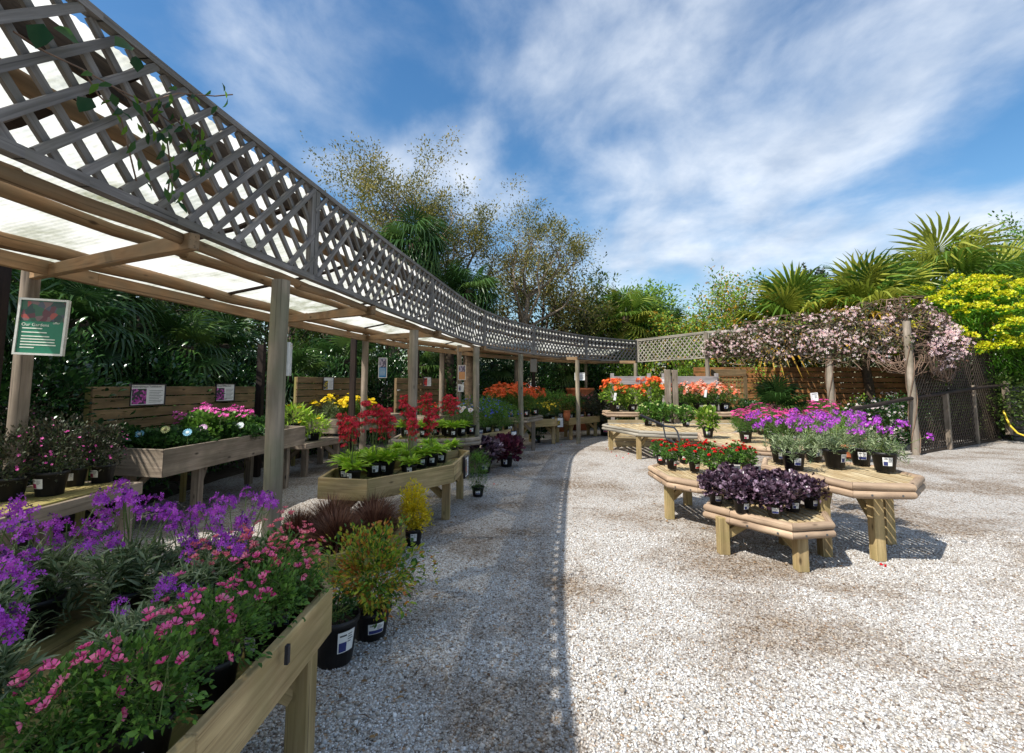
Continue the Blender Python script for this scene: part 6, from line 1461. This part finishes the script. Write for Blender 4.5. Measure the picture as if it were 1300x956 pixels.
# plants in the bed before the orange fence
shrub(7.9, 13.4, 1.3, 1.15, 207, 'green fern-like shrub before the fence, right of the cycad', 'bright', 'leaf', .07/1.3, 2600)
shrub(9.4, 13.0, 1.4, 1.15, 207, 'bright low shrub before the fence, between the two clematis posts', 'bright', 'leaf', .07/1.3, 2600)
shrub(6.2, 13.0, 1.2, 1.1, 208, 'dark leafy shrub beside the lattice stand', 'deep', 'leaf', .08/1.2, 2600)
shrub(10.6, 13.2, 1.3, 1.2, 208, 'dark leafy shrub behind the white-flowered bush', 'deep', 'leaf', .08/1.2, 2600)
shrub(8.85, 11.9, 1.35, 1.18, 209, 'dark bush topped with white flowers behind the handrail', 'deep', 'leaf', .07/1.3, 2800, name='white_flowered_bush', flower='white', nf=420, fsize=.048)
shrub(7.2, 10.9, 1.0, .95, 210, 'rose bush with a few red flowers behind the tall log table', 'green', 'leaf', .065/1.3, 2600, name='rose_bush', flower='red', nf=16, fsize=.05, ft='ball')
shrub(6.75, 10.1, 1.0, .8, 210, 'low rose bush with red buds left of the handrail', 'green', 'leaf', .065/1.3, 2600, name='rose_bush', flower='red', nf=16, fsize=.05, ft='ball')
palm(7.2, 13.3, 1.0, .95, 331, 'squat cycad-like palm before the orange fence', 'palm', 0, 0, 26, 0, 80, name='squat_palm', group='', tr=.16)
# climber hanging on the near trellis (a few big leaves close to the camera)
cv = empty('trellis_climber', 'thin climber with a few large green leaves hanging on the near trellis', 'climber', (-1.6, 2.2, 2.6)); lf = Scat(); vn = MB(); rs = np.random.RandomState(9)
def tp_(px, py, off_=-.0): # point on the trellis face
    a, b = ray(px, py); best = None
    for i in range(10, 40):
        p0, p1 = FC[i], FC[i+1]
        # intersect plan ray (a*t, t) with segment
        den = (p1.x-p0.x)-a*(p1.y-p0.y)
        if abs(den) < 1e-9: continue
        k = (a*p0.y-p0.x)/den
        if 0 <= k <= 1: y_ = p0.y+(p1.y-p0.y)*k; best = Vector((a*y_+.045, y_, CAMZ+b*y_)); break
    return best
base = Vector((-1.6, 2.2, 2.6))
chains = [[(0, 40), (40, 65), (90, 88), (130, 110), (170, 130), (210, 160)], [(90, 88), (110, 120), (140, 150), (150, 190), (160, 230)], [(130, 110), (175, 145), (200, 180), (205, 215), (200, 250)], [(210, 150), (240, 180), (245, 210)], [(170, 130), (215, 118), (262, 122), (285, 120)]]
for ch_ in chains:
    pts = [tp_(*q) for q in ch_]; pts = [p-base for p in pts if p]
    if len(pts) > 1: vn.tube(pts, .0035, 6, cap=False)
big = [(28, 30, .10, 260), (75, 55, .085, 180), (122, 58, .10, 40), (152, 92, .07, 100), (92, 125, .085, 240), (118, 118, .05, 300)]
for px, py, s, an in big:
    p = tp_(px, py)
    if p is None: continue
    d = A([[.1*math.cos(R(an)), math.cos(R(an)), math.sin(R(an))]]); lf.put(T_leaf(.72, .10, .12), A([tuple(p-base)])+[.03, 0, 0], d, A([[.7, -.7, .3]]), s, rs)
for i in range(105):
    ch_ = chains[[1, 2, 2, 3, 3, 4][rs.randint(6)]]; j = rs.randint(len(ch_)-1); t_ = rs.rand(); px = ch_[j][0]*(1-t_)+ch_[j+1][0]*t_+rs.normal()*7; py = ch_[j][1]*(1-t_)+ch_[j+1][1]*t_+rs.normal()*7
    p = tp_(px, py)
    if p is None: continue
    lf.put(T_leaf(.36, .08, .15), A([tuple(p-base)])+[.02, 0, 0], A([[rs.normal()*.3, rs.normal()*.5, -1+rs.rand()*.6]]), A([[1, -.4, .2]])+rs.normal(size=(1, 3))*.4, .055*(.7+.6*rs.rand()), rs)
link('leaves', lf.mesh('leaves'), cv, leafmat('climber_leaf', [(.02, .07, .015), (.05, .13, .02), (.12, .24, .02)], .35, .5)); vn.build('vines', M['vine'], cv)
# delete prototypes that were never placed
for o in list(bpy.data.objects):
    if o.parent is None and o.get('label') == 'x':
        for c in list(o.children_recursive): bpy.data.objects.remove(c)
        bpy.data.objects.remove(o)
for o in bpy.data.objects:
    if 'group' in o.keys() and not o['group']: del o['group']
